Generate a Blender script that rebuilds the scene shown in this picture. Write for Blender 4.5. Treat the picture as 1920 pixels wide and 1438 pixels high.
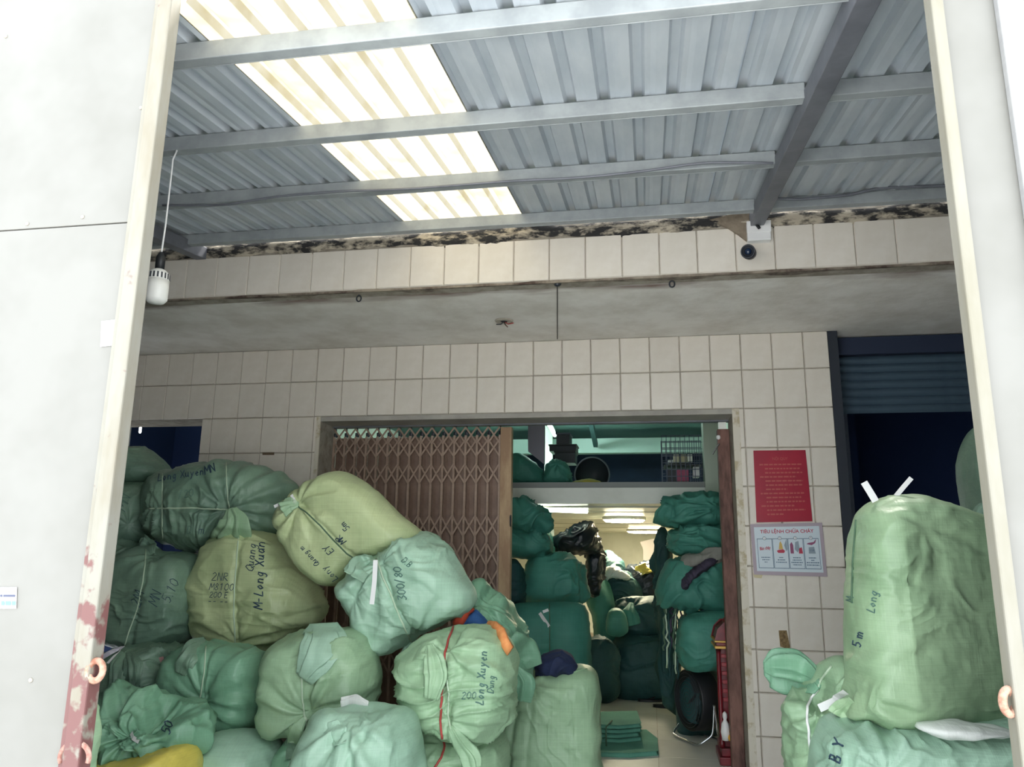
import bpy, math, random
import numpy as np
from mathutils import Matrix, Vector
from mathutils.bvhtree import BVHTree

for o in list(bpy.data.objects): bpy.data.objects.remove(o)
S = bpy.context.scene; COL = S.collection
EYE = 1.5
FPX = 1463.6
# ------------------------------------------------------------------ camera
YAW, PITCH, ROLL = 0.173892, 0.218301, 0.012172
def cam_axes():
    cy, sy, cp, sp, cr, sr = math.cos(YAW), math.sin(YAW), math.cos(PITCH), math.sin(PITCH), math.cos(ROLL), math.sin(ROLL)
    f = np.array([-sy*cp, cy*cp, sp]); r = np.array([cy, sy, 0.]); u = np.cross(r, f)
    return cr*r+sr*u, -sr*r+cr*u, f
CR, CU, CF = cam_axes()
cam = bpy.data.cameras.new('camera'); cam.sensor_width = 36; cam.lens = FPX*36/1920
cam.clip_start = .05; cam.clip_end = 300
camo = bpy.data.objects.new('camera', cam); COL.objects.link(camo)
camo.matrix_world = Matrix(((CR[0], CU[0], -CF[0], 0), (CR[1], CU[1], -CF[1], 0), (CR[2], CU[2], -CF[2], EYE), (0, 0, 0, 1)))
S.camera = camo
# ------------------------------------------------------------------ world, sun, exposure
w = bpy.data.worlds.new('overcast_sky'); S.world = w; w.use_nodes = True
bg = w.node_tree.nodes['Background']; bg.inputs[0].default_value = (.90, .955, 1.0, 1); bg.inputs[1].default_value = 1.5
sun = bpy.data.lights.new('hazy_sun', 'SUN'); sun.energy = 7.5; sun.angle = math.radians(12); sun.color = (1, .95, .87)
suno = bpy.data.objects.new('hazy_sun', sun); COL.objects.link(suno)
suno.rotation_euler = (math.radians(-30), math.radians(6), 0)
S.view_settings.view_transform = 'Standard'; S.view_settings.look = 'None'
S.view_settings.gamma = 1; S.view_settings.use_curve_mapping = False
S.view_settings.exposure = 1.42

# ------------------------------------------------------------------ helpers
def ray(px, py):
    d = CF + CR*((px-960)/FPX) - CU*((py-719)/FPX)
    return d
def at(px, py, Y):
    d = ray(px, py); p = d*(Y/d[1]); p[2] += EYE; return p
def atz(px, py, z):
    d = ray(px, py); p = d*((z-EYE)/d[2]); p[2] += EYE; return p
def lin(c): return tuple((x/12.92 if x <= .04045 else ((x+.055)/1.055)**2.4) for x in c)
def hexc(h): return lin(tuple(int(h[i:i+2], 16)/255 for i in (0, 2, 4)))
MATS = {}
def mat(name, col, rough=.6, metal=0, col2=None, scale=6, detail=4, bump=0, bscale=80, spec=.5, emit=0, ecol=None, rnd=0, stretch=None, lo=.4, hi=.65):
    m = bpy.data.materials.new(name); m.use_nodes = True; nt = m.node_tree; b = nt.nodes['Principled BSDF']
    c = hexc(col) if isinstance(col, str) else col
    b.inputs['Base Color'].default_value = (*c, 1); b.inputs['Roughness'].default_value = rough
    b.inputs['Metallic'].default_value = metal; b.inputs['Specular IOR Level'].default_value = spec
    N = nt.nodes.new; L = nt.links.new
    tc = N('ShaderNodeTexCoord'); src = tc.outputs['Object']
    if stretch:
        mp = N('ShaderNodeMapping'); mp.inputs['Scale'].default_value = stretch; L(src, mp.inputs[0]); src = mp.outputs[0]
    out = None
    if col2:
        n = N('ShaderNodeTexNoise'); n.inputs['Scale'].default_value = scale; n.inputs['Detail'].default_value = detail
        n.inputs['Roughness'].default_value = .65; L(src, n.inputs['Vector'])
        rp = N('ShaderNodeMapRange'); rp.inputs[1].default_value = lo; rp.inputs[2].default_value = hi; L(n.outputs[0], rp.inputs[0])
        mx = N('ShaderNodeMix'); mx.data_type = 'RGBA'; L(rp.outputs[0], mx.inputs[0])
        c2 = hexc(col2) if isinstance(col2, str) else col2
        mx.inputs[6].default_value = (*c, 1); mx.inputs[7].default_value = (*c2, 1)
        out = mx.outputs[2]
    if rnd:
        oi = N('ShaderNodeObjectInfo'); hs = N('ShaderNodeHueSaturation')
        mr = N('ShaderNodeMapRange'); mr.inputs[3].default_value = 1-rnd; mr.inputs[4].default_value = 1+rnd
        L(oi.outputs['Random'], mr.inputs[0]); L(mr.outputs[0], hs.inputs['Value'])
        if out: L(out, hs.inputs['Color'])
        else: hs.inputs['Color'].default_value = (*c, 1)
        out = hs.outputs[0]
    if out: L(out, b.inputs['Base Color'])
    if bump:
        n2 = N('ShaderNodeTexNoise'); n2.inputs['Scale'].default_value = bscale; n2.inputs['Detail'].default_value = 3; L(src, n2.inputs['Vector'])
        bp = N('ShaderNodeBump'); bp.inputs['Strength'].default_value = bump; bp.inputs['Distance'].default_value = .01
        L(n2.outputs[0], bp.inputs['Height']); L(bp.outputs[0], b.inputs['Normal'])
    if emit:
        b.inputs['Emission Color'].default_value = (*(ecol or c), 1); b.inputs['Emission Strength'].default_value = emit
    MATS[name] = m; return m

def weave(name, c1, c2, rough=.42, stain=None):
    """woven polypropylene sack cloth: mottled tint, fine crossed tapes, slight gloss"""
    m = bpy.data.materials.new(name); m.use_nodes = True; nt = m.node_tree; b = nt.nodes['Principled BSDF']
    N = nt.nodes.new; L = nt.links.new
    tc = N('ShaderNodeTexCoord')
    n = N('ShaderNodeTexNoise'); n.inputs['Scale'].default_value = 3.5; n.inputs['Detail'].default_value = 5; L(tc.outputs['Object'], n.inputs['Vector'])
    rp = N('ShaderNodeMapRange'); rp.inputs[1].default_value = .36; rp.inputs[2].default_value = .66; L(n.outputs[0], rp.inputs[0])
    mx = N('ShaderNodeMix'); mx.data_type = 'RGBA'; L(rp.outputs[0], mx.inputs[0])
    mx.inputs[6].default_value = (*hexc(c1), 1); mx.inputs[7].default_value = (*hexc(c2), 1)
    hs = N('ShaderNodeHueSaturation'); oi = N('ShaderNodeObjectInfo'); mr = N('ShaderNodeMapRange')
    mr.inputs[3].default_value = .92; mr.inputs[4].default_value = 1.06; L(oi.outputs['Random'], mr.inputs[0]); L(mr.outputs[0], hs.inputs['Value'])
    L(mx.outputs[2], hs.inputs['Color'])
    # tapes: fine stripes in x and z
    last = hs.outputs[0]; hgt = []
    for sc in ((260, 3, 3), (3, 3, 220)):
        mp = N('ShaderNodeMapping'); mp.inputs['Scale'].default_value = sc; L(tc.outputs['Object'], mp.inputs[0])
        t = N('ShaderNodeTexNoise'); t.inputs['Scale'].default_value = 1; t.inputs['Detail'].default_value = 2; L(mp.outputs[0], t.inputs['Vector'])
        r2 = N('ShaderNodeMapRange'); r2.inputs[1].default_value = .3; r2.inputs[2].default_value = .7; r2.inputs[3].default_value = .93; r2.inputs[4].default_value = 1.05
        L(t.outputs[0], r2.inputs[0])
        mm = N('ShaderNodeMix'); mm.data_type = 'RGBA'; mm.blend_type = 'MULTIPLY'; mm.inputs[0].default_value = .7
        L(last, mm.inputs[6]); L(r2.outputs[0], mm.inputs[7]); last = mm.outputs[2]; hgt.append(t.outputs[0])
    L(last, b.inputs['Base Color'])
    b.inputs['Roughness'].default_value = rough; b.inputs['Specular IOR Level'].default_value = .45
    ad = N('ShaderNodeMath'); L(hgt[0], ad.inputs[0]); L(hgt[1], ad.inputs[1])
    cr = N('ShaderNodeTexNoise'); cr.inputs['Scale'].default_value = 26; cr.inputs['Detail'].default_value = 4; L(tc.outputs['Object'], cr.inputs['Vector'])
    ml = N('ShaderNodeMath'); ml.operation = 'MULTIPLY_ADD'; L(cr.outputs[0], ml.inputs[0]); ml.inputs[1].default_value = 3.0; L(ad.outputs[0], ml.inputs[2])
    bp = N('ShaderNodeBump'); bp.inputs['Strength'].default_value = .25; bp.inputs['Distance'].default_value = .004
    L(ml.outputs[0], bp.inputs['Height']); L(bp.outputs[0], b.inputs['Normal'])
    MATS[name] = m; return m

ORG = {}
def org(o): return ORG.get(o.name, np.zeros(3)) if o is not None else np.zeros(3)
def tag(o, label=None, cat=None, group=None, kind=None):
    if label: o['label'] = label
    if cat: o['category'] = cat
    if group: o['group'] = group
    if kind: o['kind'] = kind
    return o
def empty(name, loc, label=None, cat=None, group=None, kind=None):
    o = bpy.data.objects.new(name, None); COL.objects.link(o); o.location = tuple(loc); o.empty_display_size = .1
    ORG[o.name] = np.array(loc, float); return tag(o, label, cat, group, kind)
class MB:
    def __init__(s): s.v = []; s.f = []; s.n = 0
    def add(s, v, f):
        v = np.asarray(v, float).reshape(-1, 3); s.v.append(v); s.f += [tuple(i+s.n for i in q) for q in f]; s.n += len(v); return s
    def box(s, x0, x1, y0, y1, z0, z1):
        v = [(x, y, z) for x in (x0, x1) for y in (y0, y1) for z in (z0, z1)]
        return s.add(v, [(0, 1, 3, 2), (4, 6, 7, 5), (0, 4, 5, 1), (2, 3, 7, 6), (0, 2, 6, 4), (1, 5, 7, 3)])
    def bar(s, a, b, wd, dp, up=(0, -1, 0)):
        a = np.array(a, float); b = np.array(b, float); d = (b-a)/np.linalg.norm(b-a)
        u = np.array(up, float); u = u-d*u.dot(d); u /= np.linalg.norm(u); t = np.cross(d, u)
        v = [p+u*dp/2*i+t*wd/2*j for p in (a, b) for i, j in ((-1, -1), (1, -1), (1, 1), (-1, 1))]
        return s.add(v, [(0, 1, 2, 3), (7, 6, 5, 4), (0, 4, 5, 1), (1, 5, 6, 2), (2, 6, 7, 3), (3, 7, 4, 0)])
    def tube(s, pts, r, n=8, closed=False):
        pts = np.asarray(pts, float); m = len(pts); rr = np.broadcast_to(r, (m,))
        t = np.roll(pts, -1, 0)-np.roll(pts, 1, 0) if closed else np.gradient(pts, axis=0)
        t /= np.linalg.norm(t, axis=1)[:, None]+1e-12
        ref = np.array([0, 0, 1.]) if abs(t[0][2]) < .9 else np.array([1., 0, 0]); u = ref-t[0]*ref.dot(t[0]); u /= np.linalg.norm(u)
        V = []
        for i in range(m):
            u = u-t[i]*u.dot(t[i]); u /= np.linalg.norm(u); q = np.cross(t[i], u)
            for k in range(n):
                a = 2*math.pi*k/n; V.append(pts[i]+rr[i]*(u*math.cos(a)+q*math.sin(a)))
        F = []
        for i in range(m if closed else m-1):
            j = (i+1) % m
            for k in range(n): F.append((i*n+k, i*n+(k+1) % n, j*n+(k+1) % n, j*n+k))
        if not closed: F += [tuple(range(n))[::-1], tuple((m-1)*n+k for k in range(n))]
        return s.add(V, F)
    def lathe(s, c, prof, n=24, axis=(0, 0, 1)):
        ax = np.array(axis, float); ax /= np.linalg.norm(ax); ref = np.array([1., 0, 0]) if abs(ax[0]) < .9 else np.array([0, 1., 0])
        u = ref-ax*ref.dot(ax); u /= np.linalg.norm(u); q = np.cross(ax, u); c = np.array(c, float); V = []; m = len(prof)
        for r, h in prof:
            for k in range(n):
                a = 2*math.pi*k/n; V.append(c+ax*h+max(r, 1e-4)*(u*math.cos(a)+q*math.sin(a)))
        F = [(i*n+k, i*n+(k+1) % n, (i+1)*n+(k+1) % n, (i+1)*n+k) for i in range(m-1) for k in range(n)]
        F += [tuple(range(n))[::-1], tuple((m-1)*n+k for k in range(n))]
        return s.add(V, F)
    def prism(s, poly, d):
        poly = np.asarray(poly, float); n = len(poly); V = np.vstack([poly, poly+np.array(d, float)])
        return s.add(V, [tuple(range(n)), tuple(range(2*n-1, n-1, -1))]+[(i, (i+1) % n, n+(i+1) % n, n+i) for i in range(n)])
    def build(s, name, m, parent=None, smooth=False, bev=0, loc=None):
        V = np.vstack(s.v); me = bpy.data.meshes.new(name)
        o0 = np.array(loc, float) if (parent is None and loc is not None) else org(parent)
        me.from_pydata((V-o0).tolist(), [], s.f); me.update()
        if m: me.materials.append(m)
        if smooth: me.polygons.foreach_set('use_smooth', [True]*len(me.polygons))
        o = bpy.data.objects.new(name, me); COL.objects.link(o); ORG[o.name] = o0
        if parent is not None: o.parent = parent
        else: o.location = tuple(o0)
        if bev:
            b = o.modifiers.new('bevel', 'BEVEL'); b.width = bev; b.segments = 2; b.limit_method = 'ANGLE'
        return o
def B(*a): return MB().box(*a)
def text_mesh(body, size, mapf, name, m, parent, align='CENTER', space=1.0, bold=0):
    cu = bpy.data.curves.new(name, 'FONT'); cu.body = body; cu.size = size; cu.align_x = align; cu.align_y = 'CENTER'; cu.space_character = space
    cu.resolution_u = 3; cu.offset = bold
    t = bpy.data.objects.new('tmp', cu); COL.objects.link(t); dg = bpy.context.evaluated_depsgraph_get(); dg.update()
    me = t.evaluated_get(dg).to_mesh(); V = [mapf(v.co.x, v.co.y) for v in me.vertices]; F = [tuple(p.vertices) for p in me.polygons]
    bpy.data.objects.remove(t)
    if not V: return None
    return MB().add(V, F).build(name, m, parent)

# numpy value noise
def _h(ix, iy, iz, seed):
    with np.errstate(over='ignore'):
        h = (ix.astype(np.uint32)*np.uint32(374761393)+iy.astype(np.uint32)*np.uint32(668265263)+iz.astype(np.uint32)*np.uint32(2147483647)+np.uint32(seed*974711 % 4294967295))
        h = (h ^ (h >> np.uint32(13)))*np.uint32(1274126177); h = h ^ (h >> np.uint32(16))
        h = h*np.uint32(2246822519); h = h ^ (h >> np.uint32(15))
    return h.astype(np.float64)/4294967295.
def vn(p, seed=0):
    i = np.floor(p).astype(np.int64); f = p-i; f = f*f*f*(f*(f*6-15)+10); r = 0
    for a in (0, 1):
        for b in (0, 1):
            for c in (0, 1):
                wgt = (f[..., 0] if a else 1-f[..., 0])*(f[..., 1] if b else 1-f[..., 1])*(f[..., 2] if c else 1-f[..., 2])
                r = r+wgt*_h(i[..., 0]+a, i[..., 1]+b, i[..., 2]+c, seed)
    return r*2-1
def fbm(p, seed=0, o=3): return sum(vn(p*2**k, seed+k*7)*.5**k for k in range(o))

# ------------------------------------------------------------------ materials
M_tile = mat('glazed_cream_tile', 'dfd8ce', .28, col2='d6cec2', scale=5, rnd=.035)
M_grout = mat('grout', 'a59d90', .9, col2='857c70', scale=12)
M_plaster = mat('soffit_plaster', 'b9b2a6', .85, col2='a29a8c', scale=4, bump=.2, bscale=30)
M_crust = mat('mouldy_concrete_crust', 'b5aa98', .95, col2='2b2a2a', scale=9, bump=.8, bscale=40, stretch=(1, 1, 2.5), lo=.40, hi=.54)
M_roof = mat('galvanised_sheet', 'c1c7cd', .5, metal=.1, col2='b2bac2', scale=2, stretch=(3, 1, 1))
M_purlin = mat('grey_painted_steel', '9da2a4', .5, metal=.1, col2='8c9194', scale=7)
M_rafter = mat('dark_grey_painted_steel', '74767e', .5, metal=.2, col2='64666e', scale=5)
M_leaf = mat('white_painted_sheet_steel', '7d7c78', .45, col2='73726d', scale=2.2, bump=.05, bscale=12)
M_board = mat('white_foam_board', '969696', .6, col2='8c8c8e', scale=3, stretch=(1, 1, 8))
M_gate = mat('brown_painted_gate', 'a08a7a', .55, metal=.05, col2='8c7464', scale=12)
M_slat = mat('brown_painted_gate_slat', '80695c', .6, metal=.05, col2='705a4e', scale=8)
M_stile = mat('worn_brown_stile', 'b29876', .6, metal=.05, col2='94765a', scale=9, stretch=(1, 1, .3))
M_rust = mat('rusty_brown_stile', '7d5a50', .7, col2='4a3029', scale=14, stretch=(1, 1, .25))
M_conc = mat('yard_concrete', 'd4d6d6', .9, col2='c6c8c8', scale=2)
M_floor = mat('pale_floor_tile', 'dcdcd2', .25, col2='d0d0c6', scale=2)
M_white = mat('white_paint', 'e8eae2', .5, col2='dcded4', scale=3)
M_inwall = mat('inner_wall_paint', 'd4d8cc', .6, col2='c6cabe', scale=2)
M_teal = mat('teal_grey_paint', '6f8f8c', .5, col2='5f8080', scale=2)
M_navy = mat('dark_navy_wall', '1c2c48', .8, col2='16243c', scale=2)  # shade at the back of the loft, put into the wall colour
M_shut = mat('blue_grey_shutter', '465a6a', .5, metal=.2, col2='3a4c5c', scale=3)
M_string = mat('pale_green_string', 'b9cdb4', .7)
M_dstring = mat('dark_green_string', '4f6b55', .8)
M_strip = mat('white_plastic_strip', 'e6e6e6', .4)
M_red = mat('red_string', 'a8403c', .6)
M_orange = mat('orange_cloth_strap', 'e0985c', .8, col2='d8844c', scale=30)
M_ink = mat('blue_black_marker', '2c4458', .7)
M_ink2 = mat('faded_marker', '587a72', .8)
M_black = mat('black_plastic', '15181c', .5)
M_dark = mat('dark_grey_plastic', '2b2f36', .5)
M_wire = mat('dull_wire', '4c5464', .5, metal=.3)
M_chrome = mat('chromed_wire', 'b8bcc0', .25, metal=.9)
M_bulb = mat('frosted_white_bulb', 'dcdcd8', .35)
M_redboard = mat('crimson_board', 'a01c34', .35, col2='921a32', scale=4)
M_gold = mat('gold_lettering', 'b0524c', .5)
M_lac = mat('red_lacquer', '7a1c26', .3, col2='5c141e', scale=10)
M_goldp = mat('gold_paint', 'c8a050', .4, metal=.3)
M_ytile = mat('yellow_sacking', 'd8c862', .5, col2='c4b24e', scale=8, bump=.2, bscale=50)
M_rustring = mat('rusty_painted_iron', 'c09a86', .7, col2='8a5a46', scale=40)
WV = dict(
 a=weave('sack_cloth_light_green', 'a3c09a', '90ae8a'),
 y=weave('sack_cloth_yellow_green', 'becb9c', 'aaba8c'),
 t=weave('sack_cloth_pale_teal', 'a4c6b0', '92b49e'),
 g=weave('sack_cloth_mid_green', '82b092', '709e82'),
 d=weave('sack_cloth_grey_green', '7d9a84', '698676'),
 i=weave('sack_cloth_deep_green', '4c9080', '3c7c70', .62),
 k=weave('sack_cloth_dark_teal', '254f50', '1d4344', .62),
 p=weave('sack_cloth_sage', 'a2c29e', '90b08e'),
 n=weave('navy_cloth', '26345c', '1c2746', .8),
 f=weave('folded_sack_cloth', '6aa894', '5a9684', .95),
 bk=weave('black_plastic_film', '1c2830', '151d26', .3),
 gr=weave('grey_fleece', '9a9a92', '82827c', .9),
 pu=weave('plum_cloth', '4a4456', '383446', .9),
 wh=weave('white_film', 'd8dcd8', 'c8ccc8', .35),
 bl=weave('blue_cloth', '2e5c96', '264c80', .8),
 yl=weave('sack_cloth_yellow', 'd8c862', 'c4b450'),
 og=weave('orange_red_cloth', 'd8583a', 'c04a34', .8))

# ------------------------------------------------------------------ setting: ground, walls, roof
D = 5.24; DB = 4.055; ZS = EYE+1.48; ZL = EYE+.97; XJL = -2.316; XJR = .555; XR = 1.19; XL = -3.25; FZ = .2
tag(B(-14, 14, -16, D, -.1, 0).build('floor', M_conc), kind='structure')
wb = MB().box(-5, XL, D, D+.3, ZL, ZS+.5).box(XL, XJL, D, D+.3, 0, ZS+.5).box(XJL, XJR, D, D+.3, ZL, ZS+.5).box(XJR, XR, D, D+.3, 0, ZS+.5).build('wall_back', M_grout)
tag(wb, kind='structure')
tiles = {}
def tile(x0, x1, y, z0, z1, parent):
    g = .0011 if y < 4.5 else .0020; k = (round(x1-x0, 3), round(z1-z0, 3), g); wd, hh = x1-x0-2*g, z1-z0-2*g; c = .004
    o0 = org(parent)
    if k not in tiles:
        V = [(0, .0, 0), (wd, 0, 0), (wd, 0, hh), (0, 0, hh), (c, -.009, c), (wd-c, -.009, c), (wd-c, -.009, hh-c), (c, -.009, hh-c)]
        o = MB().add(V, [(4, 5, 6, 7), (0, 1, 5, 4), (1, 2, 6, 5), (2, 3, 7, 6), (3, 0, 4, 7)]).build('tile', M_tile, None, loc=(0, 0, 0)); tiles[k] = o
    else:
        o = tiles[k].copy(); COL.objects.link(o)
    o.location = (x0+g-o0[0], y-.0005-o0[1], z0+g-o0[2]); o.parent = parent; return o
xg = [1.03-.2*k for k in range(-1, 30)]
def cols(a, b):
    e = sorted([a, b]+[x for x in xg if a+.03 < x < b-.03]); return list(zip(e[:-1], e[1:]))
zr = [ZS-.25*k for k in range(12)]
for x0, x1 in cols(-4.4, XR):
    for k in (0, 1): tile(x0, x1, D, zr[k+1] if k == 0 else ZL, zr[k], wb)
for x0, x1 in cols(XJR, XR):
    e = [ZL]+[ZL-.01-.25*k for k in range(1, 11)]
    for a, b in zip(e[1:], e[:-1]): tile(x0, x1, D, a, b, wb)
for x0, x1 in cols(XL, XJL):
    e = [ZL]+[ZL-.01-.25*k for k in range(1, 5)]
    for a, b in zip(e[1:], e[:-1]): tile(x0, x1, D, a, b, wb)
# pocked spots in the tiles
mb = MB(); a = at(1470, 1198, D-.012); mb.prism([at(1460, 1182, D-.011), at(1475, 1182, D-.011), at(1481, 1212, D-.011), at(1478, 1226, D-.011), at(1471, 1215, D-.011), at(1463, 1212, D-.011)], (0, .004, 0))
mb.build('broken_socket_hole', mat('bare_plaster', '8a7450', .9, col2='5c4a30', scale=60), wb)
MB().prism([at(492, 848, D-.011), at(514, 848, D-.011), at(514, 853, D-.011), at(492, 853, D-.011)], (0, .004, 0)).build('chipped_slot', mat('chip_brown', '6a5a48', .9), wb)
# lintel casing of the door
cs = tag(MB().box(XJL, XJR, D-.006, D+.3, ZL-.035, ZL-.002).build('trim_1', mat('lintel_plaster', 'a8a49c', .8, col2='94908a', scale=4)), kind='structure')
tag(MB().box(XJL-.03, XJL, D-.012, D+.001, 0, ZL).box(XJR, XJR+.045, D-.012, D+.001, 0, ZL).build('trim_2', mat('cracked_jamb_render', 'd2cbbc', .85, col2='b5a88c', scale=14, lo=.5, hi=.62)), kind='structure')
# soffit slab + fascia beam
M_soff = M_plaster
def soffit_material():
    m = mat('stained_soffit', 'eeeae4', .9, col2='dad4cb', scale=3, bump=.25, bscale=25); nt = m.node_tree; b = nt.nodes['Principled BSDF']; N = nt.nodes.new; L = nt.links.new
    src = b.inputs['Base Color'].links[0].from_socket
    tc = N('ShaderNodeTexCoord'); mp = N('ShaderNodeMapping'); mp.inputs['Scale'].default_value = (1.2, 5, 1); L(tc.outputs['Object'], mp.inputs[0])
    n = N('ShaderNodeTexNoise'); n.inputs['Scale'].default_value = 1.6; n.inputs['Detail'].default_value = 6; L(mp.outputs[0], n.inputs['Vector'])
    sx = N('ShaderNodeSeparateXYZ'); L(tc.outputs['Object'], sx.inputs[0])
    r = N('ShaderNodeMapRange'); r.inputs[1].default_value = DB+.42; r.inputs[2].default_value = DB; L(sx.outputs[1], r.inputs[0])
    mu = N('ShaderNodeMath'); mu.operation = 'MULTIPLY'; L(n.outputs[0], mu.inputs[0]); L(r.outputs[0], mu.inputs[1])
    r2 = N('ShaderNodeMapRange'); r2.inputs[1].default_value = .27; r2.inputs[2].default_value = .52; L(mu.outputs[0], r2.inputs[0])
    mx = N('ShaderNodeMix'); mx.data_type = 'RGBA'; L(r2.outputs[0], mx.inputs[0]); L(src, mx.inputs[6]); mx.inputs[7].default_value = (*hexc('6e4a40'), 1)
    L(mx.outputs[2], b.inputs['Base Color']); return m
tag(MB().box(-5, 3.4, DB+.1, D+.001, ZS, ZS+.12).box(XR, 3.4, D, D+.32, ZS, ZS+.12).build('ceiling', soffit_material()), kind='structure')
beam = tag(MB().box(-5, 3.4, DB, DB+.1, ZS, ZS+.345).build('trim_3', M_grout), kind='structure')
for x0, x1 in cols(-4.4, 3.2): tile(x0+.06, x1+.06, DB, ZS+.008, ZS+.255, beam)
# broken crust of mortar along the beam head
rng = np.random.RandomState(3); mb = MB(); n = 220; xs = np.linspace(-4.5, 3.2, n)
zt = ZS+.30+.012*vn(np.c_[xs*5, xs*0, xs*0], 3); zb = ZS+.262+.012*fbm(np.c_[xs*9, xs*0+3, xs*0], 5)-.02*(vn(np.c_[xs*2, xs*0, xs*0+9], 8) > .25)
V = []
for i in range(n): V += [(xs[i], DB-.004, zb[i]), (xs[i], DB-.022-.006*math.sin(xs[i]*37), (zb[i]+zt[i])/2), (xs[i], DB-.012, zt[i]+.03), (xs[i], DB+.03, zt[i]+.05)]
mb.add(V, [(4*i+k, 4*i+4+k, 4*i+5+k, 4*i+1+k) for i in range(n-1) for k in range(3)]); mb.build('mortar_crust', M_crust, beam, smooth=True)
# thin sooty streak along the soffit edge
mb = MB(); V = []
for i in range(n): V += [(xs[i], DB-.003, ZS+.004+.012*max(0, vn(np.array([[xs[i]*7, 1, 2]]), 4)[0])), (xs[i], DB-.005, ZS-.006), (xs[i], DB+.02+.05*max(0, vn(np.array([[xs[i]*4, 5, 2]]), 9)[0]), ZS-.003)]
mb.add(V, [(3*i+k, 3*i+3+k, 3*i+4+k, 3*i+1+k) for i in range(n-1) for k in range(2)])
mb.build('drip_edge', mat('sooty_edge', '9a8f80', .9, col2='4a3a34', scale=7), beam)
# plaster patch where the rafter enters the beam
c0 = at(1400, 425, DB-.01); mb = MB()
mb.prism([at(x, y, DB-.024) for x, y in ((1330, 412), (1370, 402), (1412, 398), (1412, 440), (1405, 455), (1385, 440), (1362, 425))], (0, .02, 0)); mb.build('bare_mortar_patch', mat('bare_mortar', '8c8070', .95, col2='766a5c', scale=20), beam)
ce = bpy.data.objects['ceiling']
mb = MB(); p0 = at(1045, 541, DB+.02); p1 = atz(1045, 635, ZS); MB().bar((p0[0], DB+.02, ZS-.001), (p1[0], p1[1], ZS-.001), .007, .006, (0, 0, -1)).build('joint_bead', mat('joint_grey', '5c5852', .9), ce)
mb = MB().lathe((p0[0], DB+.03, ZS), [(.022, 0), (.016, -.012), (.004, -.016)], 10); mb.build('drip_stain_lump', M_dark, ce)
# unseen side and front walls, added to keep light out of the yard
YGW = 1.60
tag(MB().box(-4.6, -4.45, 1.6, D-.01, 0, ZS+.5).box(-5, -2.4, YGW, YGW+.1, 0, ZS+.35).build('wall_left', mat('grey_side_wall', '6c6e70', .9, col2='5c5e60', scale=2)), kind='structure')
tag(MB().box(3.4, 3.5, 1.6, D-.01, 0, ZS+.5).box(1.5, 3.4, YGW, YGW+.1, 0, ZS+.35).build('wall_right', MATS['grey_side_wall']), kind='structure')

# roof --------------------------------------------------------------------
SL = .1378
def zroof(y): return EYE+1.83+SL*(y-4.05)
roof = empty('roof', (0, 2.9, zroof(2.9)), kind='structure')
PIT = .122; X0R = -.367+PIT*.5
def sheet(name, x0, x1, m, seed):
    y0, y1 = 1.72, 4.03; prof = []; k0 = math.floor((x0-X0R)/PIT)-1; k1 = math.ceil((x1-X0R)/PIT)+1
    for k in range(k0, k1):
        c = X0R+PIT*(k+.5)
        for dx, dz in ((-.061+.0, 0), (-.024, 0), (-.014, .026), (.014, .026), (.024, 0)): prof.append((c+dx, dz))
        prof.append((c+.0425, .0025))
    prof = [p for p in prof if x0-.001 <= p[0] <= x1+.001]; prof = ([(x0, prof[0][1])] if prof[0][0] > x0 else [])+prof+([(x1, prof[-1][1])] if prof[-1][0] < x1 else []); n = len(prof); V = []
    ys = np.linspace(y0, y1, 8)
    for t in (0, .0012):
        for y in ys:
            for x, dz in prof: V.append((x, y, zroof(y)+dz+t))
    F = []
    for l in range(2):
        o = l*8*n
        for j in range(7):
            for i in range(n-1): F.append((o+j*n+i, o+j*n+i+1, o+(j+1)*n+i+1, o+(j+1)*n+i))
    return MB().add(V, F).build(name, m, roof)
def skymat():
    m = bpy.data.materials.new('translucent_roof_sheet'); m.use_nodes = True; nt = m.node_tree; N = nt.nodes.new; L = nt.links.new
    nt.nodes.remove(nt.nodes['Principled BSDF']); out = [x for x in nt.nodes if x.type == 'OUTPUT_MATERIAL'][0]
    tr = N('ShaderNodeBsdfTranslucent'); df = N('ShaderNodeBsdfDiffuse'); mx = N('ShaderNodeMixShader'); mx.inputs[0].default_value = .82
    tc = N('ShaderNodeTexCoord'); n = N('ShaderNodeTexNoise'); n.inputs['Scale'].default_value = 6; n.inputs['Detail'].default_value = 5; L(tc.outputs['Object'], n.inputs['Vector'])
    rp = N('ShaderNodeMapRange'); rp.inputs[1].default_value = .5; rp.inputs[2].default_value = .75; L(n.outputs[0], rp.inputs[0])
    c = N('ShaderNodeMix'); c.data_type = 'RGBA'; L(rp.outputs[0], c.inputs[0]); c.inputs[6].default_value = (.51, .49, .43, 1); c.inputs[7].default_value = (.45, .41, .31, 1)
    L(c.outputs[2], tr.inputs[0]); L(c.outputs[2], df.inputs[0]); L(df.outputs[0], mx.inputs[1]); L(tr.outputs[0], mx.inputs[2])
    tp = N('ShaderNodeBsdfTransparent'); tp.inputs[0].default_value = (.95, .93, .85, 1)
    m2 = N('ShaderNodeMixShader'); m2.inputs[0].default_value = .06; L(mx.outputs[0], m2.inputs[1]); L(tp.outputs[0], m2.inputs[2]); L(m2.outputs[0], out.inputs[0])
    return m
XS0, XS1 = -1.30, -.632
edges = [-5.0, -4.15, -3.2, -2.25, XS0]
for a, b in zip(edges[:-1], edges[1:]): sheet('roof_sheet', a, b+.004, M_roof, 1)
sheet('skylight_sheet', XS0-.001, XS1+.001, skymat(), 1)
edges = [XS1, .34, 1.3, 2.3, 3.4]
for a, b in zip(edges[:-1], edges[1:]): sheet('roof_sheet', a-.004, b, M_roof, 1)
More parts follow.
